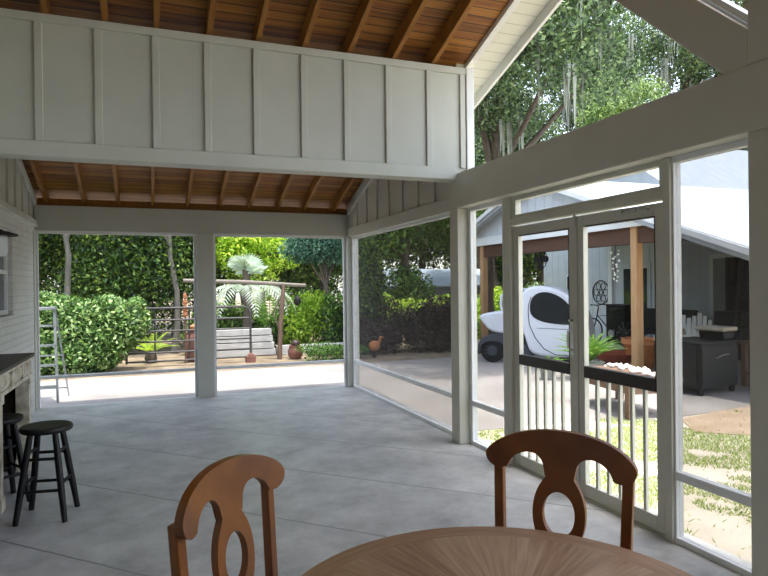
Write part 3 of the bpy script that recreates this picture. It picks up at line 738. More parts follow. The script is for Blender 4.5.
def stool():
    o = thing('bar_stool', '', 'stool')
    MB().lathe([(0, .565), (.148, .565), (.157, .573), (.160, .583), (.157, .595), (.148, .603), (.06, .60), (0, .599)], n=36).build('seat', M['black'], o, smooth=40)
    def leg(k, z):
        a = PI/4+k*PI/2; r = .205-.105*z/.59; return Vector((math.cos(a)*r, math.sin(a)*r, z))
    for k in range(4):
        MB().tube([leg(k, 0), leg(k, .2), leg(k, .4), leg(k, .575)], [.017, .021, .021, .018], 12).build('leg', M['black'], o, smooth=50)
        d = .035 if k % 2 else 0
        for z in (.20+d, .40+d):
            MB().tube([leg(k, z), leg((k+1) % 4, z)], .0105, 8).build('rung', M['black'], o, smooth=50)
    return o
s1 = stool(); s1['label'] = 'black round wooden bar stool standing out on the concrete floor'; s1['group'] = 'black bar stools'
s1.location = (-.645, 4.60, 0); s1.rotation_euler = (0, 0, R(-9))
dup(s1, (-1.005, 5.02, 0), R(30), 'black bar stool tucked in the dark opening of the cream counter')

l0 = thing('wall_lantern', 'black capped jar lantern mounted on the white brick wall above the counter', 'lamp', (XL, 5.88, 1.905))
MB().lathe([(.02, .10), (.05, .085), (.15, .055), (.155, .045), (.15, .04), (0, .04)], (.17, 0, 0), 24).build('cap', M['iron'], l0, smooth=40)
MB().lathe([(.075, .04), (.08, .0), (.078, -.10), (.06, -.13), (0, -.135)], (.17, 0, 0), 20).build('glass_jar', M['jar'], l0, smooth=40)
bpl = MB().box(0, .025, -.05, .05, -.06, .12); bpl.tube([(.02, 0, .08), (.08, 0, .15), (.15, 0, .15), (.17, 0, .10)], .01, 8); bpl.build('bracket', M['iron'], l0, smooth=40)

# ------------------------------------------------------------------ behind the porch: ladder, hedge, gate, garden
G = -.05
ld = thing('stepladder', 'aluminium stepladder standing open on the patio beside the brick wall', 'ladder', (-1.40, 9.72, G))
for x0, x1 in ((.22, .15), (-.22, -.15)):
    MB().bar((x0, -.28, 0), (x1, .03, 1.28), .03, .05, (0, 1, 0)).build('front_rail', M['alu'], ld)
    MB().bar((x0*1.32, .30, 0), (x1*1.05, .07, 1.25), .022, .035, (0, 1, 0)).build('rear_rail', M['alu'], ld)
for z in (.22, .50, .77, 1.04):
    u = z/1.28; MB().box(-.22+.07*u, .22-.07*u, -.28+.31*u-.045, -.28+.31*u+.045, z-.012, z+.012).build('step', M['alu'], ld)
MB().box(-.18, .18, -.07, .12, 1.26, 1.30).build('top_cap', M['alu'], ld, bevel=.006)
MB().bar((-.28, .28, .12), (.28, .28, .12), .015, .02).build('rear_brace', M['alu'], ld)
MB().bar((-.25, .2, .6), (.25, .2, .6), .015, .02).build('rear_brace', M['alu'], ld)

H0 = (-1.0, 13.0, -.085)
hb = [(-.9, 0, 1.42, .3, .3, .12), (-.45, .0, 1.3, .25, .3, .15), (.25, 0, 1.32, .3, .3, .14), (.75, 0, 1.25, .2, .3, .15), (.88, 0, .98, .14, .3, .22), (.3, 0, 1.0, .5, .5, .40), (.62, -.05, .9, .38, .4, .42), (-.15, 0, 1.0, .5, .45, .4), (-1.0, 0, 1.15, .5, .45, .4), (-.75, .1, .75, .65, .6, .75), (-.2, .0, .62, .7, .6, .65), (.2, -.05, .6, .5, .55, .55), (.55, 0, .72, .35, .4, .35), (-1.0, 0, .5, .5, .5, .55), (-.3, -.2, .3, .8, .5, .35), (.05, -.1, .25, .4, .4, .3), (-.6, -.05, 1.15, .4, .4, .32), (-1.5, .1, .6, .5, .5, .6)]
hd = thing('hedge_bush', 'rounded pale green hedge bush lit by the sun, beyond the patio on the left', 'bush', H0)
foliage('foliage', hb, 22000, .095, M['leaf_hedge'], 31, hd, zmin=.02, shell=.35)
st_ = MB()
for k in range(9):
    a = k*.8; st_.tube([(-.3+.12*math.cos(a), .08*math.sin(a), 0), (-.3+.5*math.cos(a), .25*math.sin(a), .5), (-.3+.8*math.cos(a), .35*math.sin(a), .85)], [.025, .018, .008], 6)
st_.build('stems', M['bark'], hd, smooth=50)

gt = thing('field_gate', 'dark tubular steel field gate with six rails beyond the patio', 'gate', (.82, 13.15, G))
L_, R_ = -1.25, 1.17; gh = 1.14
for z in (.08, .25, .47, .68, .90):
    MB().tube([(L_+.02, 0, z), (R_, 0, z)], .019, 8).build('rail', M['gate'], gt, smooth=50)
MB().tube([(L_, 0, .05), (L_, 0, 1.02), (L_+.05, 0, 1.1), (L_+.14, 0, gh), (R_-.14, 0, gh), (R_-.05, 0, 1.1), (R_, 0, 1.02), (R_, 0, .05)], .024, 10).build('outer_frame', M['gate'], gt, smooth=50)
for x in (-.06, -.72): MB().tube([(x, .02, .07), (x, .02, gh-.02)], .016, 8).build('upright', M['gate'], gt, smooth=50)
tag(MB().box(1.88, 2.08, 13.02, 13.2, -.085, .05).ell((1.98, 13.1, .05), (.07, .07, .06)).build('clay_brick', M['brick_red'], None, (1.98, 13.1, -.085), bevel=.01), 'red clay block at the foot of the gate end', 'brick')

tr = thing('garden_arbor', 'rough wooden post and crossbar arbor behind the gate', 'arbor', (1.9, 13.4, -.085))
MB().tube([(.74, -.05, 0), (.78, -.03, .8), (.86, .0, 1.62)], [.055, .05, .045], 9).build('post', M['trellis'], tr, smooth=60)
MB().tube([(-.80, .05, 0), (-.80, .05, 1.66)], .05, 9).build('post', M['trellis'], tr, smooth=60)
MB().tube([(-1.24, .0, 1.73), (0, .02, 1.69), (1.35, .0, 1.60)], [.04, .045, .04], 9).build('crossbar', M['greywood'], tr, smooth=60)
MB().tube([(.78, -.03, .6), (.62, .02, 1.0), (.80, 0, 1.35)], [.02, .018, .015], 7).build('vine_stem', M['bark'], tr, smooth=60)

tt = thing('garden_totem', 'slim stacked clay totem on a pole behind the gate', 'ornament', (.70, 13.5, -.085))
MB().tube([(0, 0, 0), (0, 0, 1.1)], .02, 8).build('pole', M['trellis'], tt)
MB().lathe([(.02, .0), (.06, .03), (.03, .1), (.07, .16), (.03, .24), (.055, .3), (.02, .36), (.045, .42), (.01, .5)], (0, 0, .98), 14).build('bead_stack', M['terra'], tt, smooth=50)
pt = thing('clay_urn', 'tall red clay urn standing beneath the totem behind the gate', 'pot', (.88, 13.75, -.085))
MB().lathe([(.12, 0), (.17, .1), (.2, .35), (.17, .55), (.12, .62), (.15, .68), (.13, .68), (.1, .62)], n=18).build('body', M['brick_red'], pt, smooth=50)
MB().lathe([(.0, .66), (.09, .69), (.11, .76), (.0, .80)], n=14).build('lid', M['terra'], pt, smooth=50)

bs = thing('board_stack', 'low stack of bleached white boards behind the gate', 'lumber', (2.05, 14.3, -.085))
for k in range(4):
    MB().box(-.75, .66-.03*k, -.15, .15, .02+.155*k, .155+.155*k).build('board', M['pallet'], bs, bevel=.008)
tag(MB().box(2.75, 4.95, 14.15, 14.32, -.085, .13).build('border_timber', M['pallet'], None, (3.85, 14.23, -.085), bevel=.01), 'long pale landscape timber edging the bed right of the board stack', 'timber')
cp = thing('clay_pot', 'small round red clay pot beside the arbor post', 'pot', (2.97, 13.25, -.085))
MB().lathe([(.10, 0), (.16, .08), (.17, .18), (.13, .27), (.145, .30), (.12, .30), (.1, .26)], n=18).build('body', M['brick_red'], cp, smooth=50)
MB().ell((0, 0, .34), (.10, .10, .08)).build('rim_plant', M['leaf_purple'], cp, smooth=60)
bd = thing('hanging_feeder', 'dark round bird feeder hanging from the arbor crossbar', 'feeder', (3.06, 13.4, 1.18))
MB().ell((0, 0, 0), (.08, .08, .11)).build('body', M['iron'], bd, smooth=60); MB().tube([(0, 0, .1), (0, 0, .36)], .006, 6).build('wire', M['iron'], bd)

# cycad and fan palm
cy = thing('cycad', 'bright lime sago palm growing behind the gate rails', 'plant', (.02, 13.9, -.085))
m = MB()
for k in range(16): frond(m, (0, 0, .22), k*2.4, R(38+18*((k*7) % 3)), .62, 1.0, 16, .10, .010)
m.build('fronds', M['frond_lime'], cy); MB().lathe([(.1, 0), (.13, .1), (.1, .24), (.03, .3)], n=12).build('trunk', M['bark'], cy, smooth=50)
pm = thing('fan_palm', 'silvery fan palm with a pale spiky head behind the arbor', 'palm', (2.15, 14.75, -.085))
m = MB(); prng = random.Random(3)
for k in range(10): fan_leaf(m, (prng.uniform(-.12, .12), prng.uniform(-.1, .1), 2.0+prng.uniform(-.1, .1)), k*.63+.2, prng.uniform(.3, 1.2), .5, 20)
m.build('crown', M['frond_pale'], pm)
m = MB()
for k in range(9): frond(m, (0, -.05, 1.55), k*.72+3.3, R(25), 1.5, 1.9, 18, .32, .018)
m.build('drooping_fronds', M['frond_pale'], pm)
MB().tube([(0, 0, 0), (.03, 0, 1), (0, 0, 2.0)], [.13, .1, .09], 10).build('trunk', M['bark'], pm, smooth=60)
p2 = thing('cabbage_palm', 'upright green palm with strap leaves right of the fan palm', 'palm', (2.75, 15.0, -.085))
m = MB()
for k in range(14): frond(m, (.0, 0, .5), k*.9, R(70-6*(k % 4)), 1.6, .9, 16, .22, .02)
m.build('fronds', M['frond_green'], p2); MB().tube([(0, 0, 0), (0, 0, .6)], .1, 9).build('trunk', M['bark'], p2, smooth=60)

# woods behind: every tree with crown and trunk of its own
WG = 'trees of the woods behind the patio'
wl_ = 'dark leafy tree in the dense woods behind the patio'
k = 0
wtrees = [(-4.6, 16.4, 1.9, 2.6, 9000), (-2.6, 17.0, 1.8, 3.0, 9500), (-.6, 16.6, 1.7, 2.5, 9500), (1.2, 17.4, 1.7, 2.8, 9000)]
protos = []
for i, (x, y, r, z, n) in enumerate(wtrees):
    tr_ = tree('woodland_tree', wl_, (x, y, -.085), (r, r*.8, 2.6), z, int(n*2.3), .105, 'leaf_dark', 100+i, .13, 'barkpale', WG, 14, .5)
    protos.append(tr_)
spots = [(-6.5, 20.5, 1.25), (-4, 21, 1.3), (-1.6, 20.4, 1.25), (.9, 21.2, 1.35), (3.4, 20.2, 1.3), (5.8, 21.5, 1.35), (-8, 25.5, 1.8), (-4.4, 26, 1.8), (-.5, 25.4, 1.9), (3.2, 26.2, 1.9), (7, 26.5, 1.8), (10.5, 29, 2.0), (14, 31, 2.1), (17.5, 33, 2.1), (21, 34, 2.2)]
for i, (x, y, s) in enumerate(spots):
    d_ = dup(protos[i % 4], (x, y, -.085), i*1.7); d_.scale = (s, s, s)
tree('slender_trunk_tree', 'slender pale trunked tree rising behind the hedge bush', (-1.75, 15.6, -.085), (1.0, .8, 1.0), 4.6, 2500, .15, 'leaf_mid', 141, .085, 'barkpale')
tree('slender_trunk_tree', 'slender pale trunked tree just left of the middle porch post', (.62, 15.6, -.085), (.9, .8, 1.0), 4.5, 2500, .15, 'leaf_mid', 143, .08, 'barkpale', lean=-.35)
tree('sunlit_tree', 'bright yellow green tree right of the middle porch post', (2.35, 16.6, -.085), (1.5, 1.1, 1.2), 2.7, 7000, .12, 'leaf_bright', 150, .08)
tree('overhanging_tree', 'blue green tree whose boughs hang over the arbor', (4.1, 14.9, -.085), (1.35, .9, .85), 2.75, 8000, .10, 'leaf_blue', 152, .08)
def bush(name, label, loc, Rr, n, size, m, seed, group=None, nb=8):
    rng = np.random.default_rng(seed); o = thing(name, label, 'bush', loc, 0, group)
    bl = crown(rng, (0, 0, Rr[2]*.75), Rr, nb, .55); foliage('foliage', bl, n, size, M[m], seed+1, o, zmin=.02)
    t = MB()
    for b in bl[:5]: t.tube([(b[0]*.2, b[1]*.2, 0), (b[0]*.6, b[1]*.6, b[2]*.5), b[:3]], [.03, .02, .008], 6)
    t.build('stems', M['bark'], o, smooth=60); return o
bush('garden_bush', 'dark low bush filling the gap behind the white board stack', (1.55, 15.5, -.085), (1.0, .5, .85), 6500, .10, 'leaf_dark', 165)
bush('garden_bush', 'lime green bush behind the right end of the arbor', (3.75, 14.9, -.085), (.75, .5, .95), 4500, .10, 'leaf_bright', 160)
bush('garden_bush', 'mid green bush behind the small clay pot', (4.35, 14.7, -.085), (.6, .5, .8), 4500, .09, 'leaf_mid', 161)
bush('garden_bush', 'dark tall shrub just behind the far porch corner', (4.85, 14.0, -.085), (.5, .5, 1.7), 7000, .10, 'leaf_dark', 162)
bush('garden_bush', 'low green ground shrub by the patio edge near the corner post', (3.55, 12.75, -.085), (.8, .35, .22), 2500, .06, 'leaf_mid', 163)
bush('garden_bush', 'dark shrub below the lime bush behind the arbor', (3.3, 15.3, -.085), (.9, .5, .7), 4500, .10, 'leaf_dark', 164)

# through the screens on the yard side: purple hedge, duck pot, shed
for i, (x, y, s, lb) in enumerate(((5.25, 13.7, 1.0, 'purple brown leafed shrub nearest the far porch corner'), (6.35, 13.5, 1.05, 'purple brown leafed shrub in the middle of the dark hedge'), (7.35, 13.9, .9, 'purple brown leafed shrub at the right of the dark hedge'))):
    bush('purple_shrub', lb, (x, y, -.085), (.85*s, .6, .85*s), 8000, .08, 'leaf_purple', 170+i, 'purple shrubs beyond the patio')
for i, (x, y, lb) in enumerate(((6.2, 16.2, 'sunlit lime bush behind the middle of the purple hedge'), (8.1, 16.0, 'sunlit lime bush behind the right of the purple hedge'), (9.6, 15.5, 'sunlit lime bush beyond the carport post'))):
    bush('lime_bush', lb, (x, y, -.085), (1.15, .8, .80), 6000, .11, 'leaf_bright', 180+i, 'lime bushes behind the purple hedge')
dk = thing('duck_planter', 'terracotta bird shaped planter before the purple hedge', 'planter', (4.62, 12.75, -.07))
MB().ell((0, 0, .24), (.13, .10, .12)).build('body', M['terra'], dk, smooth=60)
nk = MB().tube([(.08, 0, .28), (.13, 0, .34), (.15, 0, .40)], [.04, .03, .03], 8).ell((.165, 0, .42), (.045, .035, .035)); nk.tube([(.19, 0, .42), (.24, 0, .41)], [.015, .006], 6); nk.build('head', M['terra'], dk, smooth=60)
MB().tube([(0, 0, -.015), (0, 0, .14)], [.05, .03], 8).build('stand', M['iron'], dk)
bush('screen_shrub', 'tall mid green shrub hiding the left end of the far shed', (7.9, 19.0, -.085), (1.2, .9, 1.35), 7000, .13, 'leaf_mid', 198)
sh_ = thing('far_shed', 'distant low shed with a pale blue metal roof behind the hedge', 'shed', (10.8, 22.2, -.085))
MB().box(-2.4, 2.4, 0, 3, 0, 1.5).build('wall', M['siding'], sh_)
MB().prism([(-.5, 1.5), (1.5, 2.2), (3.5, 1.5), (3.5, 1.55), (1.5, 2.26), (-.5, 1.55)], 'x', -2.7, 2.7).build('roof', M['bluemetal'], sh_)
dt = tree('driveway_tree', 'tall dark trunked tree behind the carport left post, its boughs reaching over the driveway', (8.6, 14.6, -.085), (4.2, 4.0, 2.7), 6.9, 60000, .105, 'leaf_oak', 190, .2, nb=28, sub=.27, moss=22, lean=3.4)
dt.rotation_euler = (0, 0, R(-114))
tree('shade_tree', 'broad green tree arching over the far shed', (8.0, 19.0, -.085), (2.6, 1.8, 1.7), 4.2, 10000, .17, 'leaf_mid', 191, .2)
tree('shade_tree', 'bright leaved tree beyond the purple hedge at the right of the far screen', (11.2, 20.5, -.085), (2.2, 1.6, 1.6), 4.2, 8000, .17, 'leaf_oaklight', 192, .2)
tree('shade_tree', 'dark green tree seen through the left screen door beyond the white cart', (14.5, 20.5, -.085), (2.2, 1.8, 2.6), 3.2, 11000, .18, 'leaf_dark', 193, .2)
bush('flowering_shrub', 'pale green shrub beyond the white cart under the carport', (13.2, 18.7, -.085), (1.0, .8, .9), 5000, .10, 'leaf_hedge', 195)

# ------------------------------------------------------------------ carport and house
cz = thing('carport', 'white metal roofed carport with cedar posts across the driveway', 'carport', (7.6, 10.6, G))
ox, oy, oz = 7.6, 10.6, G
PKy, PKz = 10.75, 3.70
def rz_(y): return PKz-.35*(PKy-y) if y < PKy else PKz-.32*(y-PKy)
Y0, Y1 = 4.7, 13.5
def W(mb, nm, m, par=cz, **k): return mb.build(nm, M[m], par, (ox, oy, oz), **k)
rm = MB()
rm.prism([(Y0, rz_(Y0)-.05), (PKy, PKz-.05), (PKy, PKz), (Y0, rz_(Y0))], 'x', 7.25, 14.6)
rm.prism([(Y1, rz_(Y1)-.05), (PKy, PKz-.05), (PKy, PKz), (Y1, rz_(Y1))], 'x', 7.25, 14.6)
W(rm, 'roof', 'roofseam')
bb = MB()
for a in (Y0, Y1): bb.prism([(a, rz_(a)-.11), (PKy, PKz-.11), (PKy, PKz-.02), (a, rz_(a)-.02)], 'x', 7.22, 7.25)
W(bb, 'rake_board', 'white_out')
b2 = MB()
for a in (Y0, Y1): b2.prism([(a, rz_(a)-.19), (PKy, PKz-.19), (PKy, PKz-.11), (a, rz_(a)-.11)], 'x', 7.26, 7.29)
W(b2, 'sub_fascia', 'greytrim')
W(MB().prism([(7.55, 2.45), (13.4, 2.45), (13.4, rz_(13.4)-.06), (PKy, PKz-.06), (7.62, rz_(7.62)-.06)], 'x', 7.58, 7.63), 'gable_siding', 'siding')
W(MB().box(7.52, 7.58, 7.62, 13.4, 2.43, 2.62), 'fascia_board', 'white_out')
W(MB().box(7.63, 7.83, 7.5, 13.4, 2.16, 2.45), 'header_beam', 'brownbeam')
W(MB().box(7.83, 11.45, 7.60, 7.74, 2.18, 2.42), 'header_beam', 'brownbeam')
for y in (8.16, 13.22):
    W(MB().box(7.60, 7.74, y-.07, y+.07, G, 2.43), 'post', 'cedar', bevel=.006)
W(MB().box(7.64, 11.45, 5.0, 13.4, 2.455, 2.47) if False else MB().prism([(5.0, rz_(5.0)-.12), (7.6, rz_(7.6)-.12), (7.6, rz_(7.6)-.09), (5.0, rz_(5.0)-.09)], 'x', 7.4, 11.45), 'porch_ceiling', 'brownbeam')
hs = thing('house', 'pale vertically sided house behind the carport', 'house', (13, 10.6, G))
hx = (13, 10.6, G)
MB().box(11.5, 14.4, 4.9, 16.15, G, 2.62).build('wall', M['siding'], hs, hx)
MB().prism([(10.95, 3.74), (13.5, 5.45), (14.6, 5.45), (14.6, 3.74)], 'x', 11.2, 17).build('roof', M['houseroof'], hs, hx)
wn_ = MB().box(11.47, 11.5, 14.55, 15.0, 1.15, 1.75).build('window', M['white_out'], hs, hx)
MB().box(11.46, 11.47, 14.6, 14.95, 1.2, 1.7).build('pane', M['pane'], wn_, hx)
dn = MB().box(11.46, 11.5, 8.95, 10.05, 0, 2.1).build('door', M['white_out'], hs, hx)
MB().box(11.455, 11.461, 9.05, 9.95, .1, 2.0).build('door_panel', M['greypot'], dn, hx)
MB().box(11.42, 11.5, 11.3, 11.6, G, 2.5).build('corner_board', M['white_out'], hs, hx)
MB().box(11.42, 11.5, 13.05, 13.2, G, 2.5).build('corner_board', M['white_out'], hs, hx)
for nm, y in (('a', 11.95),):
    dd = MB().box(11.455, 11.5, 11.75, 12.75, G, 1.98).build('door', M['siding'], hs, hx); MB().box(11.45, 11.456, 11.85, 12.65, .2, 1.85).build('door_panel', M['pane'], dd, hx)

# ------------------------------------------------------------------ white electric cart
car = thing('electric_cart', 'small white electric cart with smoked door window parked beside the carport', 'car', (6.15, 10.75, G), R(-45))
CW = 1.12
def smooth_poly(p, n=3):
    for _ in range(n):
        q = []
        for i in range(len(p)):
            a, b = p[i], p[(i+1) % len(p)]
            q += [(.75*a[0]+.25*b[0], .75*a[1]+.25*b[1]), (.25*a[0]+.75*b[0], .25*a[1]+.75*b[1])]
        p = q
    return p
cabin = smooth_poly([(.98, .14), (.88, .46), (.78, .81), (.74, 1.14), (.81, 1.38), (.93, 1.48), (1.11, 1.52), (1.36, 1.48), (1.60, 1.40), (1.82, 1.24), (1.97, .98), (2.06, .68), (2.07, .4), (2.0, .14)], 2)
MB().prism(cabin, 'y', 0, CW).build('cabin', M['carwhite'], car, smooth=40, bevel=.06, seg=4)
winp = smooth_poly([(.98, .96), (.97, 1.14), (1.03, 1.32), (1.21, 1.40), (1.43, 1.36), (1.64, 1.23), (1.78, 1.02), (1.82, .80), (1.66, .76), (1.28, .80), (1.10, .86)], 2)
MB().prism(winp, 'y', -.008, CW+.008).build('door_window', M['glass_dark'], car, smooth=40)
MB().tube([(s_, -.003, z) for s_, z in [(1.0, 1.30), (.95, 1.14), (.94, 1.0), (.96, .76), (1.07, .51), (1.24, .30), (1.45, .20), (1.9, .18)]], .008, 6).build('door_seam', M['cardark'], car, smooth=50)
MB().tube([(1.1, -.003, .70), (1.8, -.003, .68)], .005, 6).build('door_crease', M['cardark'], car, smooth=50)
MB().prism(smooth_poly([(.35, .14), (.35, .5), (.62, .52), (.85, .40), (1.0, .2), (1.0, .12)], 1), 'y', .05, CW-.05).build('chassis', M['cardark'], car, smooth=40, bevel=.03)
tk = smooth_poly([(-.06, .90), (.05, .97), (.39, 1.03), (.80, 1.02), (.82, .56), (.39, .57), (.17, .62), (.05, .76)], 2)
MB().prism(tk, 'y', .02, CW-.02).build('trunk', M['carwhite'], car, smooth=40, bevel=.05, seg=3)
fe = smooth_poly([(-.08, .16), (-.05, .40), (.09, .53), (.33, .59), (.56, .53), (.70, .34), (.72, .14), (.56, .14), (.48, .32), (.34, .42), (.10, .41), (-.02, .30), (-.02, .16)], 1)
for y0 in (-.01, CW-.25): MB().prism(fe, 'y', y0, y0+.26).build('fender', M['cardark'], car, smooth=40, bevel=.03)
for y0 in (.03, CW-.19):
    for s_ in (.22, 1.72):
        rr = .235
        wo = MB().tube([(s_, y0, rr), (s_, y0+.02, rr), (s_, y0+.14, rr), (s_, y0+.16, rr)], [rr-.03, rr, rr, rr-.03], 28).build('wheel', M['tire'], car, smooth=40)
        MB().tube([(s_, y0-.006, rr), (s_, y0+.166, rr)], .10, 20).build('hub', M['cardark'], wo, smooth=40)
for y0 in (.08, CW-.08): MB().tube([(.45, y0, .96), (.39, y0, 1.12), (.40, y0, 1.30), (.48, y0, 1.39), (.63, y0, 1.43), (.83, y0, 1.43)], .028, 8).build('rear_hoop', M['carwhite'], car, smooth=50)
MB().prism([(.46, .98), (.42, 1.14), (.43, 1.28), (.50, 1.36), (.64, 1.40), (.80, 1.40), (.80, 1.36), (.66, 1.37), (.53, 1.33), (.46, 1.26), (.45, 1.14), (.49, .98)], 'y', .10, CW-.10).build('rear_window', M['glass_dark'], car, smooth=40)

# ------------------------------------------------------------------ low table, fern, pots by the carport post
lt = thing('low_table', 'low reddish brown wooden table outside the right screen door', 'table', (5.45, 6.02, G), R(-8))
MB().box(-.36, .36, -.60, .62, .40, .45).build('top', M['tablebrown'], lt, bevel=.008)
MB().box(-.32, .32, -.56, -.52, .28, .40).build('apron', M['tablebrown'], lt)
MB().box(-.32, .32, .54, .58, .28, .40).build('apron', M['tablebrown'], lt)
for x in (-.32, .28): MB().box(x, x+.04, -.52, .54, .28, .40).build('side_apron', M['tablebrown'], lt)
for x in (-.31, .31):
    for y in (-.55, .57): MB().box(x-.04, x+.04, y-.04, y+.04, 0, .40).build('leg', M['tablebrown'], lt, bevel=.006)
prng = random.Random(11); rot = Matrix.Rotation(R(-8), 3, 'Z'); m = MB()
for k in range(90):
    u = prng.random(); x = .20+prng.gauss(0, .065); y = -.52+1.06*u
    p = rot @ Vector((x, y, 0)); r_ = prng.uniform(.022, .04)
    tag(MB().ell((0, 0, 0), (r_, r_*prng.uniform(.7, 1), r_*.6), 8, 6, .5).build('seashell', M['shells'], None, smooth=50), 'small white shell in the row of shells on the low table', 'shell', 'shells along the low table').location = (5.45+p.x, 6.02+p.y, .40+r_*.55)
fp = thing('potted_fern', 'bright green fern in a grey stone pot beside the low table', 'plant', (6.6, 8.1, G))
MB().lathe([(.15, 0), (.2, .05), (.23, .22), (.26, .28), (.24, .28), (.2, .24), (0, .24)], n=24).build('pot', M['greypot'], fp, smooth=50)
m = MB()
for k in range(44): frond(m, (0, 0, .26), k*2.399, R(88-38*(k/44)), .60+.12*((k*7)%5)/5, 1.15, 24, .085, .009)
m.build('fronds', M['frond_green'], fp)
fp2 = thing('potted_fern', 'small arching fern before the white cart door', 'plant', (6.0, 8.35, G))
MB().lathe([(.1, 0), (.13, .2), (.12, .2), (0, .18)], n=18).build('pot', M['greypot'], fp2, smooth=50)
m = MB()
for k in range(14): frond(m, (0, 0, .2), k*2.399, R(60-30*(k/14)), .42, 1.2, 12, .06, .010)
m.build('fronds', M['frond_green'], fp2)
bp_ = thing('terracotta_planter', 'large terracotta planter standing behind the cedar post', 'pot', (8.32, 8.77, G))
MB().lathe([(.2, 0), (.25, .1), (.30, .42), (.33, .44), (.34, .54), (.30, .54), (.28, .45), (0, .42)], n=28).build('body', M['terra'], bp_, smooth=50)
bw = thing('copper_fire_bowl', 'wide copper coloured fire bowl left of the terracotta planter', 'bowl', (7.75, 8.75, G))
MB().lathe([(.05, .10), (.2, .13), (.36, .22), (.42, .31), (.40, .31), (.34, .24), (0, .14)], n=28).build('bowl', M['copper'], bw, smooth=50)
for k in range(3): MB().tube([(.2*math.cos(k*2.1), .2*math.sin(k*2.1), .14), (.27*math.cos(k*2.1), .27*math.sin(k*2.1), 0)], .012, 6).build('leg', M['iron'], bw)

# bicycle by the house wall
bk = thing('bicycle', 'black bicycle leaning in the shade by the house wall', 'bicycle', (10.7, 12.35, G), R(96))
for x in (-.52, .52):
    t_ = MB().tube([(x+.31*math.cos(a*PI/14), 0, .33+.31*math.sin(a*PI/14)) for a in range(28)], .018, 6, True).build('wheel', M['tire'], bk, smooth=60)
    m = MB()
    for a in range(10): m.tube([(x, 0, .33), (x+.3*math.cos(a*PI/5), 0, .33+.3*math.sin(a*PI/5))], .003, 4)
    m.build('spokes', M['alu'], t_)
MB().tube([(-.52, 0, .33), (-.12, 0, .30), (.36, 0, .72), (-.18, 0, .74), (-.52, 0, .33)], .016, 8).tube([(-.12, 0, .30), (-.20, 0, .86)], .016, 8).tube([(.52, 0, .33), (.40, 0, .62), (.33, 0, .92)], .015, 8).build('frame', M['iron'], bk, smooth=50)
MB().tube([(.33, 0, .92), (.36, 0, .98), (.40, .2, 1.0), (.30, .28, .98)], .013, 8).tube([(.36, 0, .98), (.40, -.2, 1.0), (.30, -.28, .98)], .013, 8).build('handlebar', M['iron'], bk, smooth=50)
MB().prism([(-.34, -.07), (-.34, .07), (-.18, .05), (-.06, .02), (-.06, -.02), (-.18, -.05)], 'z', .86, .91).build('saddle', M['black'], bk, bevel=.012)
MB().tube([(-.12, -.06, .30), (-.12, .06, .30)], .09, 14).build('chainring', M['alu'], bk)
md = thing('wall_medallion', 'round pierced iron medallion hanging on the house wall', 'ornament', (11.485, 13.55, 1.24))
MB().tube([(0, .32*math.cos(a*PI/16), .32*math.sin(a*PI/16)) for a in range(32)], .013, 6, True).build('rim', M['iron'], md, smooth=60)
m = MB()
for k in range(6):
    a = k*PI/3; m.tube([(0, .19*math.cos(a)+.09*math.cos(q*PI/6), .19*math.sin(a)+.09*math.sin(q*PI/6)) for q in range(12)], .008, 5, True)
m.tube([(0, .07*math.cos(q*PI/6), .07*math.sin(q*PI/6)) for q in range(12)], .01, 5, True)
m.build('petals', M['iron'], md, smooth=60)

def chime(name, label, loc, n, ln, top):
    o = thing(name, label, 'wind chime', loc)
    MB().tube([(0, 0, 0), (0, 0, top)], .005, 5).build('cord', M['iron'], o)
    MB().lathe([(0, 0), (.08, 0), (.08, .02), (0, .02)], n=14).build('disc', M['alu'], o)
    for k in range(n):
        a = k*2*PI/n; MB().tube([(.06*math.cos(a), .06*math.sin(a), 0), (.06*math.cos(a), .06*math.sin(a), -ln*(.75+.25*k/n))], .010, 6).build('tube', M['alu'], o)
    return o
chime('wind_chime', 'silver wind chime hanging right of the cedar post', (7.95, 7.84, 1.98), 5, .5, .20)
sc_ = thing('shell_mobile', 'pale shell mobile hanging left of the cedar post', 'wind chime', (7.75, 8.75, 1.95))
MB().tube([(0, 0, .21), (0, 0, -.45)], .004, 5).build('cord', M['iron'], sc_)
for k in range(16):
    a = k*2.4; MB().ell((.07*math.cos(a)*(1-.04*k), .07*math.sin(a)*(1-.04*k), .12-.036*k), (.022, .018, .02), 8, 6).build('shell', M['shells'], sc_, smooth=60)
fn = thing('outdoor_fan', 'black caged fan hanging from the carport beam above the cart', 'fan', (7.75, 11.0, 2.02))
m = MB()
for r_ in (.08, .15, .22): m.tube([(-.05*(1 if r_ < .2 else 0), r_*math.cos(a*PI/12), r_*math.sin(a*PI/12)) for a in range(24)], .008, 5, True)
for a in range(12): m.tube([(-.06, 0, 0), (-.04, .15*math.cos(a*PI/6), .15*math.sin(a*PI/6)), (0, .22*math.cos(a*PI/6), .22*math.sin(a*PI/6)), (.08, .16*math.cos(a*PI/6), .16*math.sin(a*PI/6))], .005, 4)
m.build('cage', M['iron'], fn, smooth=60)
m = MB()
for k in range(4):
    a = k*PI/2; m.prism([(.02*math.cos(a)-.05*math.sin(a), .02*math.sin(a)+.05*math.cos(a)), (.19*math.cos(a)-.07*math.sin(a), .19*math.sin(a)+.07*math.cos(a)), (.2*math.cos(a)+.04*math.sin(a), .2*math.sin(a)-.04*math.cos(a)), (.02*math.cos(a)+.03*math.sin(a), .02*math.sin(a)-.03*math.cos(a))], 'x', -.005, .005)
m.build('blades', M['black'], fn)
MB().tube([(.0, 0, 0), (.16, 0, 0)], .07, 14).tube([(.1, 0, .05), (.1, 0, .2)], .018, 8).build('motor', M['iron'], fn, smooth=50)

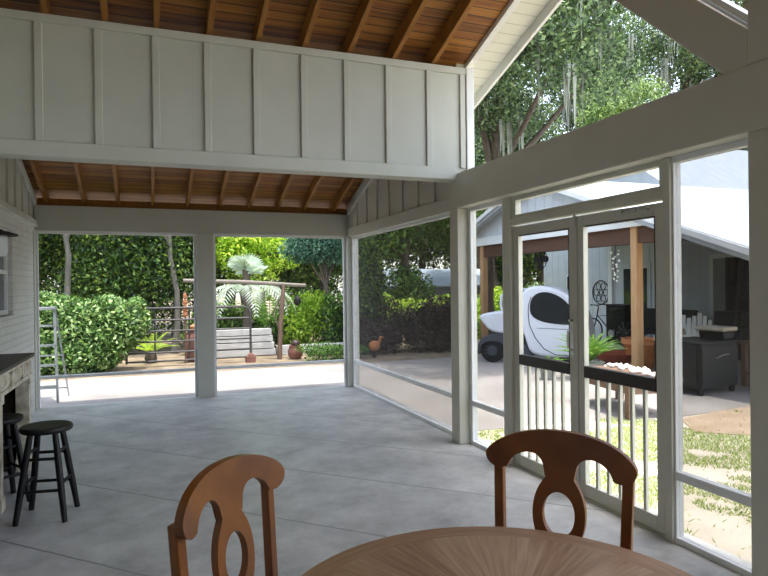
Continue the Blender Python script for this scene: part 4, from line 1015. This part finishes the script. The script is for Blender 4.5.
# ------------------------------------------------------------------ under the carport's near eave
gr = thing('barbecue_cabinet', 'dark barbecue cabinet with a tan lid on the concrete under the eave', 'barbecue', (7.28, 6.60, G), R(8))
MB().box(-.38, .42, -.32, .32, .09, .70).build('body', M['grill'], gr, bevel=.01)
MB().box(.03-.41, .42, -.335, -.32, .14, .66).build('front_panel', M['grill'], gr, bevel=.006)
MB().box(-.395, -.38, -.26, .26, .14, .66).build('side_panel', M['grill'], gr, bevel=.006)
MB().box(-.40, .44, -.34, .34, .70, .73).build('worktop', M['grill'], gr, bevel=.008)
MB().prism([(.20, .73), (.17, .85), (.45, .85), (.42, .73)], 'y', -.28, .10).build('hood', M['grill'], gr, bevel=.02)
MB().box(.13, .48, -.31, .13, .85, .91).build('lid', M['tan'], gr, bevel=.02, seg=3)
MB().tube([(-.1, -.345, .50), (.05, -.36, .54), (.2, -.345, .54)], .010, 6).build('handle', M['alu'], gr, smooth=50)
for x in (-.33, .37):
    for y in (-.27, .27): MB().lathe([(.03, 0), (.04, .02), (.04, .07), (.03, .09)], (x, y, 0), 12).build('caster', M['iron'], gr, smooth=50)
ss = thing('side_shelf', 'narrow dark side shelf standing left of the barbecue cabinet', 'shelf', (7.42, 7.20, G), R(8))
MB().box(-.2, .2, -.15, .15, .66, .70).box(-.18, .18, -.13, .13, .22, .25).build('shelf_boards', M['tan'], ss, bevel=.004)
for x in (-.18, .18):
    for y in (-.13, .13): MB().box(x-.015, x+.015, y-.015, y+.015, 0, .66).build('leg', M['iron'], ss)
tag(MB().lathe([(.045, 0), (.045, .3), (.02, .33), (.02, .36), (0, .36)], n=14).build('orange_bottle', M['orange'], None, smooth=40), 'orange bottle standing on the lower board of the side shelf', 'bottle').location = (7.30, 7.10, .20)
tag(MB().box(-.08, .08, -.08, .08, 0, .18).build('aqua_tub', M['aqua'], None, bevel=.01), 'small aqua tub on the ground beneath the side shelf', 'tub').location = (7.40, 7.22, G)
bg2 = tag(MB().ell((0, 0, .09), (.20, .16, .10), 14, 9, .5).build('folded_cover', M['tan'], None, smooth=60), 'crumpled beige cover lying on the side shelf', 'cover'); bg2.location = (7.42, 7.20, .645)

def adirondack(label, loc, rz):
    o = thing('adirondack_chair', label, 'chair', loc, rz, 'pale adirondack chairs under the eave')
    for i in range(7):
        x = -.24+.08*i; h = .98-.10*abs(i-3)**1.3/2.0
        MB().bar((x*.9, .12, .30), (x*1.05, .42, h), .07, .018, (0, 1, .3)).build('back_slat', M['adir'], o, bevel=.006)
    for i in range(5): MB().bar((-.26, -.36+.11*i, .38-.018*i), (.26, -.36+.11*i, .38-.018*i), .09, .018).build('seat_slat', M['adir'], o)
    for s in (-1, 1):
        MB().box(s*.33-.06, s*.33+.06, -.40, .30, .55, .572).build('arm', M['adir'], o, bevel=.006)
        MB().box(s*.30-.02, s*.30+.02, -.36, -.28, 0, .55).build('front_leg', M['adir'], o)
        MB().bar((s*.28, -.36, .34), (s*.28, .45, .03), .03, .09).build('rear_leg', M['adir'], o)
        MB().box(s*.30-.015, s*.30+.015, .20, .26, .2, .55).build('arm_support', M['adir'], o)
    return o
adirondack('pale fan backed adirondack chair behind the barbecue lid', (9.02, 8.12, G), R(-48))
adirondack('pale adirondack chair behind the window frame left of the barbecue', (8.32, 7.84, G), R(-50))
sl_ = thing('leaning_ladder', 'dark wooden ladder leaning under the eave behind the barbecue', 'ladder', (9.6, 8.1, G))
for y in (-.18, .18):
    MB().bar((0, y-.25, 0), (1.0, y+.25, 2.25), .05, .07, (1, 0, 0)).build('rail', M['blackrough'], sl_)
for k in range(8):
    u = .1+.8*k/7; MB().tube([(u, -.18+.5*u-.25, 2.25*u), (u, .18+.5*u-.25, 2.25*u)], .018, 6).build('rung', M['blackrough'], sl_)
cbn = thing('dark_hutch', 'tall dark hutch against the house wall at the right under the eave', 'cabinet', (11.1, 9.05, G), 0)
MB().box(-.3, .3, -.3, .3, 0, .95).build('base', M['blackrough'], cbn, bevel=.01)
MB().box(0, .3, -.3, -.26, .95, 2.05).build('upright', M['blackrough'], cbn); MB().box(0, .3, .26, .3, .95, 2.05).build('upright', M['blackrough'], cbn)
for z in (1.45, 2.01): MB().box(0, .3, -.26, .26, z, z+.035).build('shelf', M['blackrough'], cbn)
MB().box(.27, .3, -.26, .26, .95, 2.01).build('back_panel', M['blackrough'], cbn)
for y in (-.29, .01): MB().box(-.32, -.3, y, y+.28, .06, .88).build('door', M['blackrough'], cbn, bevel=.008)
sg = thing('storage_chest', 'dark tall storage chest behind the bicycle against the house wall', 'cabinet', (11.2, 12.45, G))
MB().box(-.2, .2, -.34, .34, .05, 1.0).build('body', M['blackrough'], sg, bevel=.01)
for k in range(3): MB().box(-.215, -.2, -.31, .31, .1+.3*k, .37+.3*k).build('drawer', M['iron'], sg, bevel=.006)
for x in (-.16, .16):
    for y in (-.3, .3): MB().box(x-.02, x+.02, y-.02, y+.02, 0, .05).build('foot', M['iron'], sg)
bn = thing('garden_bench', 'dark low bench along the house wall behind the adirondack chairs', 'bench', (10.6, 10.6, G))
MB().box(-.25, .25, -.8, .8, .40, .46).build('seat', M['blackrough'], bn); MB().box(.2, .25, -.8, .8, .46, .95).build('backrest', M['blackrough'], bn)
for x in (-.2, .2):
    for y in (-.72, .72): MB().box(x-.03, x+.03, y-.03, y+.03, 0, .40).build('leg', M['blackrough'], bn)
pb = thing('potting_table', 'dark wooden potting table at the right behind the barbecue', 'table', (8.6, 6.2, G), R(5))
MB().box(-.4, .5, -.5, .5, .62, .67).build('top', M['tablebrown'], pb)
for x in (-.34, .44):
    for y in (-.44, .44): MB().box(x-.035, x+.035, y-.035, y+.035, 0, .62).build('leg', M['tablebrown'], pb)
MB().box(-.34, .44, -.44, .44, .18, .21).build('lower_shelf', M['tablebrown'], pb)
tag(MB().lathe([(.10, 0), (.15, .05), (.15, .18), (.10, .22), (0, .22)], n=18).build('white_bucket', M['adir'], None, smooth=50), 'white bucket lying low on the concrete right of the barbecue', 'bucket').location = (8.28, 5.55, G)

# ------------------------------------------------------------------ oaks above the roofs
tree('live_oak', 'tall live oak hung with grey moss at the left of the gable opening', (15.5, 27.5, -.085), (4.6, 3.6, 5.2), 7.2, 42000, .17, 'leaf_oak', 201, .45, nb=20, sub=.36, moss=40)
tree('live_oak', 'dense green oak between the driveway tree and the mossy live oak', (12.4, 20.8, -.085), (3.0, 2.4, 3.6), 6.6, 26000, .15, 'leaf_oak', 215, .3, nb=20, sub=.34, moss=14)
tree('live_oak', 'pale sunlit oak crown in the middle of the gable opening', (19.5, 22.0, -.085), (2.8, 2.6, 2.8), 8.6, 20000, .14, 'leaf_oaklight', 203, .3, nb=26, sub=.28, moss=14)
tree('live_oak', 'dark oak with moss strands behind the pale crown', (25, 29, -.085), (5.2, 4, 5.5), 13, 36000, .19, 'leaf_oak', 205, .5, nb=22, sub=.32, moss=50)
tree('live_oak', 'high oak boughs beyond the slanting brace', (25, 23, -.085), (4.2, 3.5, 3.6), 12.5, 14000, .18, 'leaf_oak', 207, .4, nb=16, sub=.30, moss=25)
tree('live_oak', 'far oak low over the house roof at the right of the gable opening', (30, 26, -.085), (5, 4, 3.0), 9.5, 18000, .2, 'leaf_blue', 209, .4, nb=16, sub=.32)
tree('live_oak', 'oak crown showing in the corner behind the king post', (20, 15.5, -.085), (2.6, 2.2, 2.2), 12.6, 12000, .16, 'leaf_oaklight', 211, .3, nb=12, sub=.38)
tree('live_oak', 'far green oak filling the top of the gable opening', (19, 36, -.085), (6, 4, 5), 16, 30000, .22, 'leaf_mid', 213, .5, nb=20, sub=.34, moss=20)
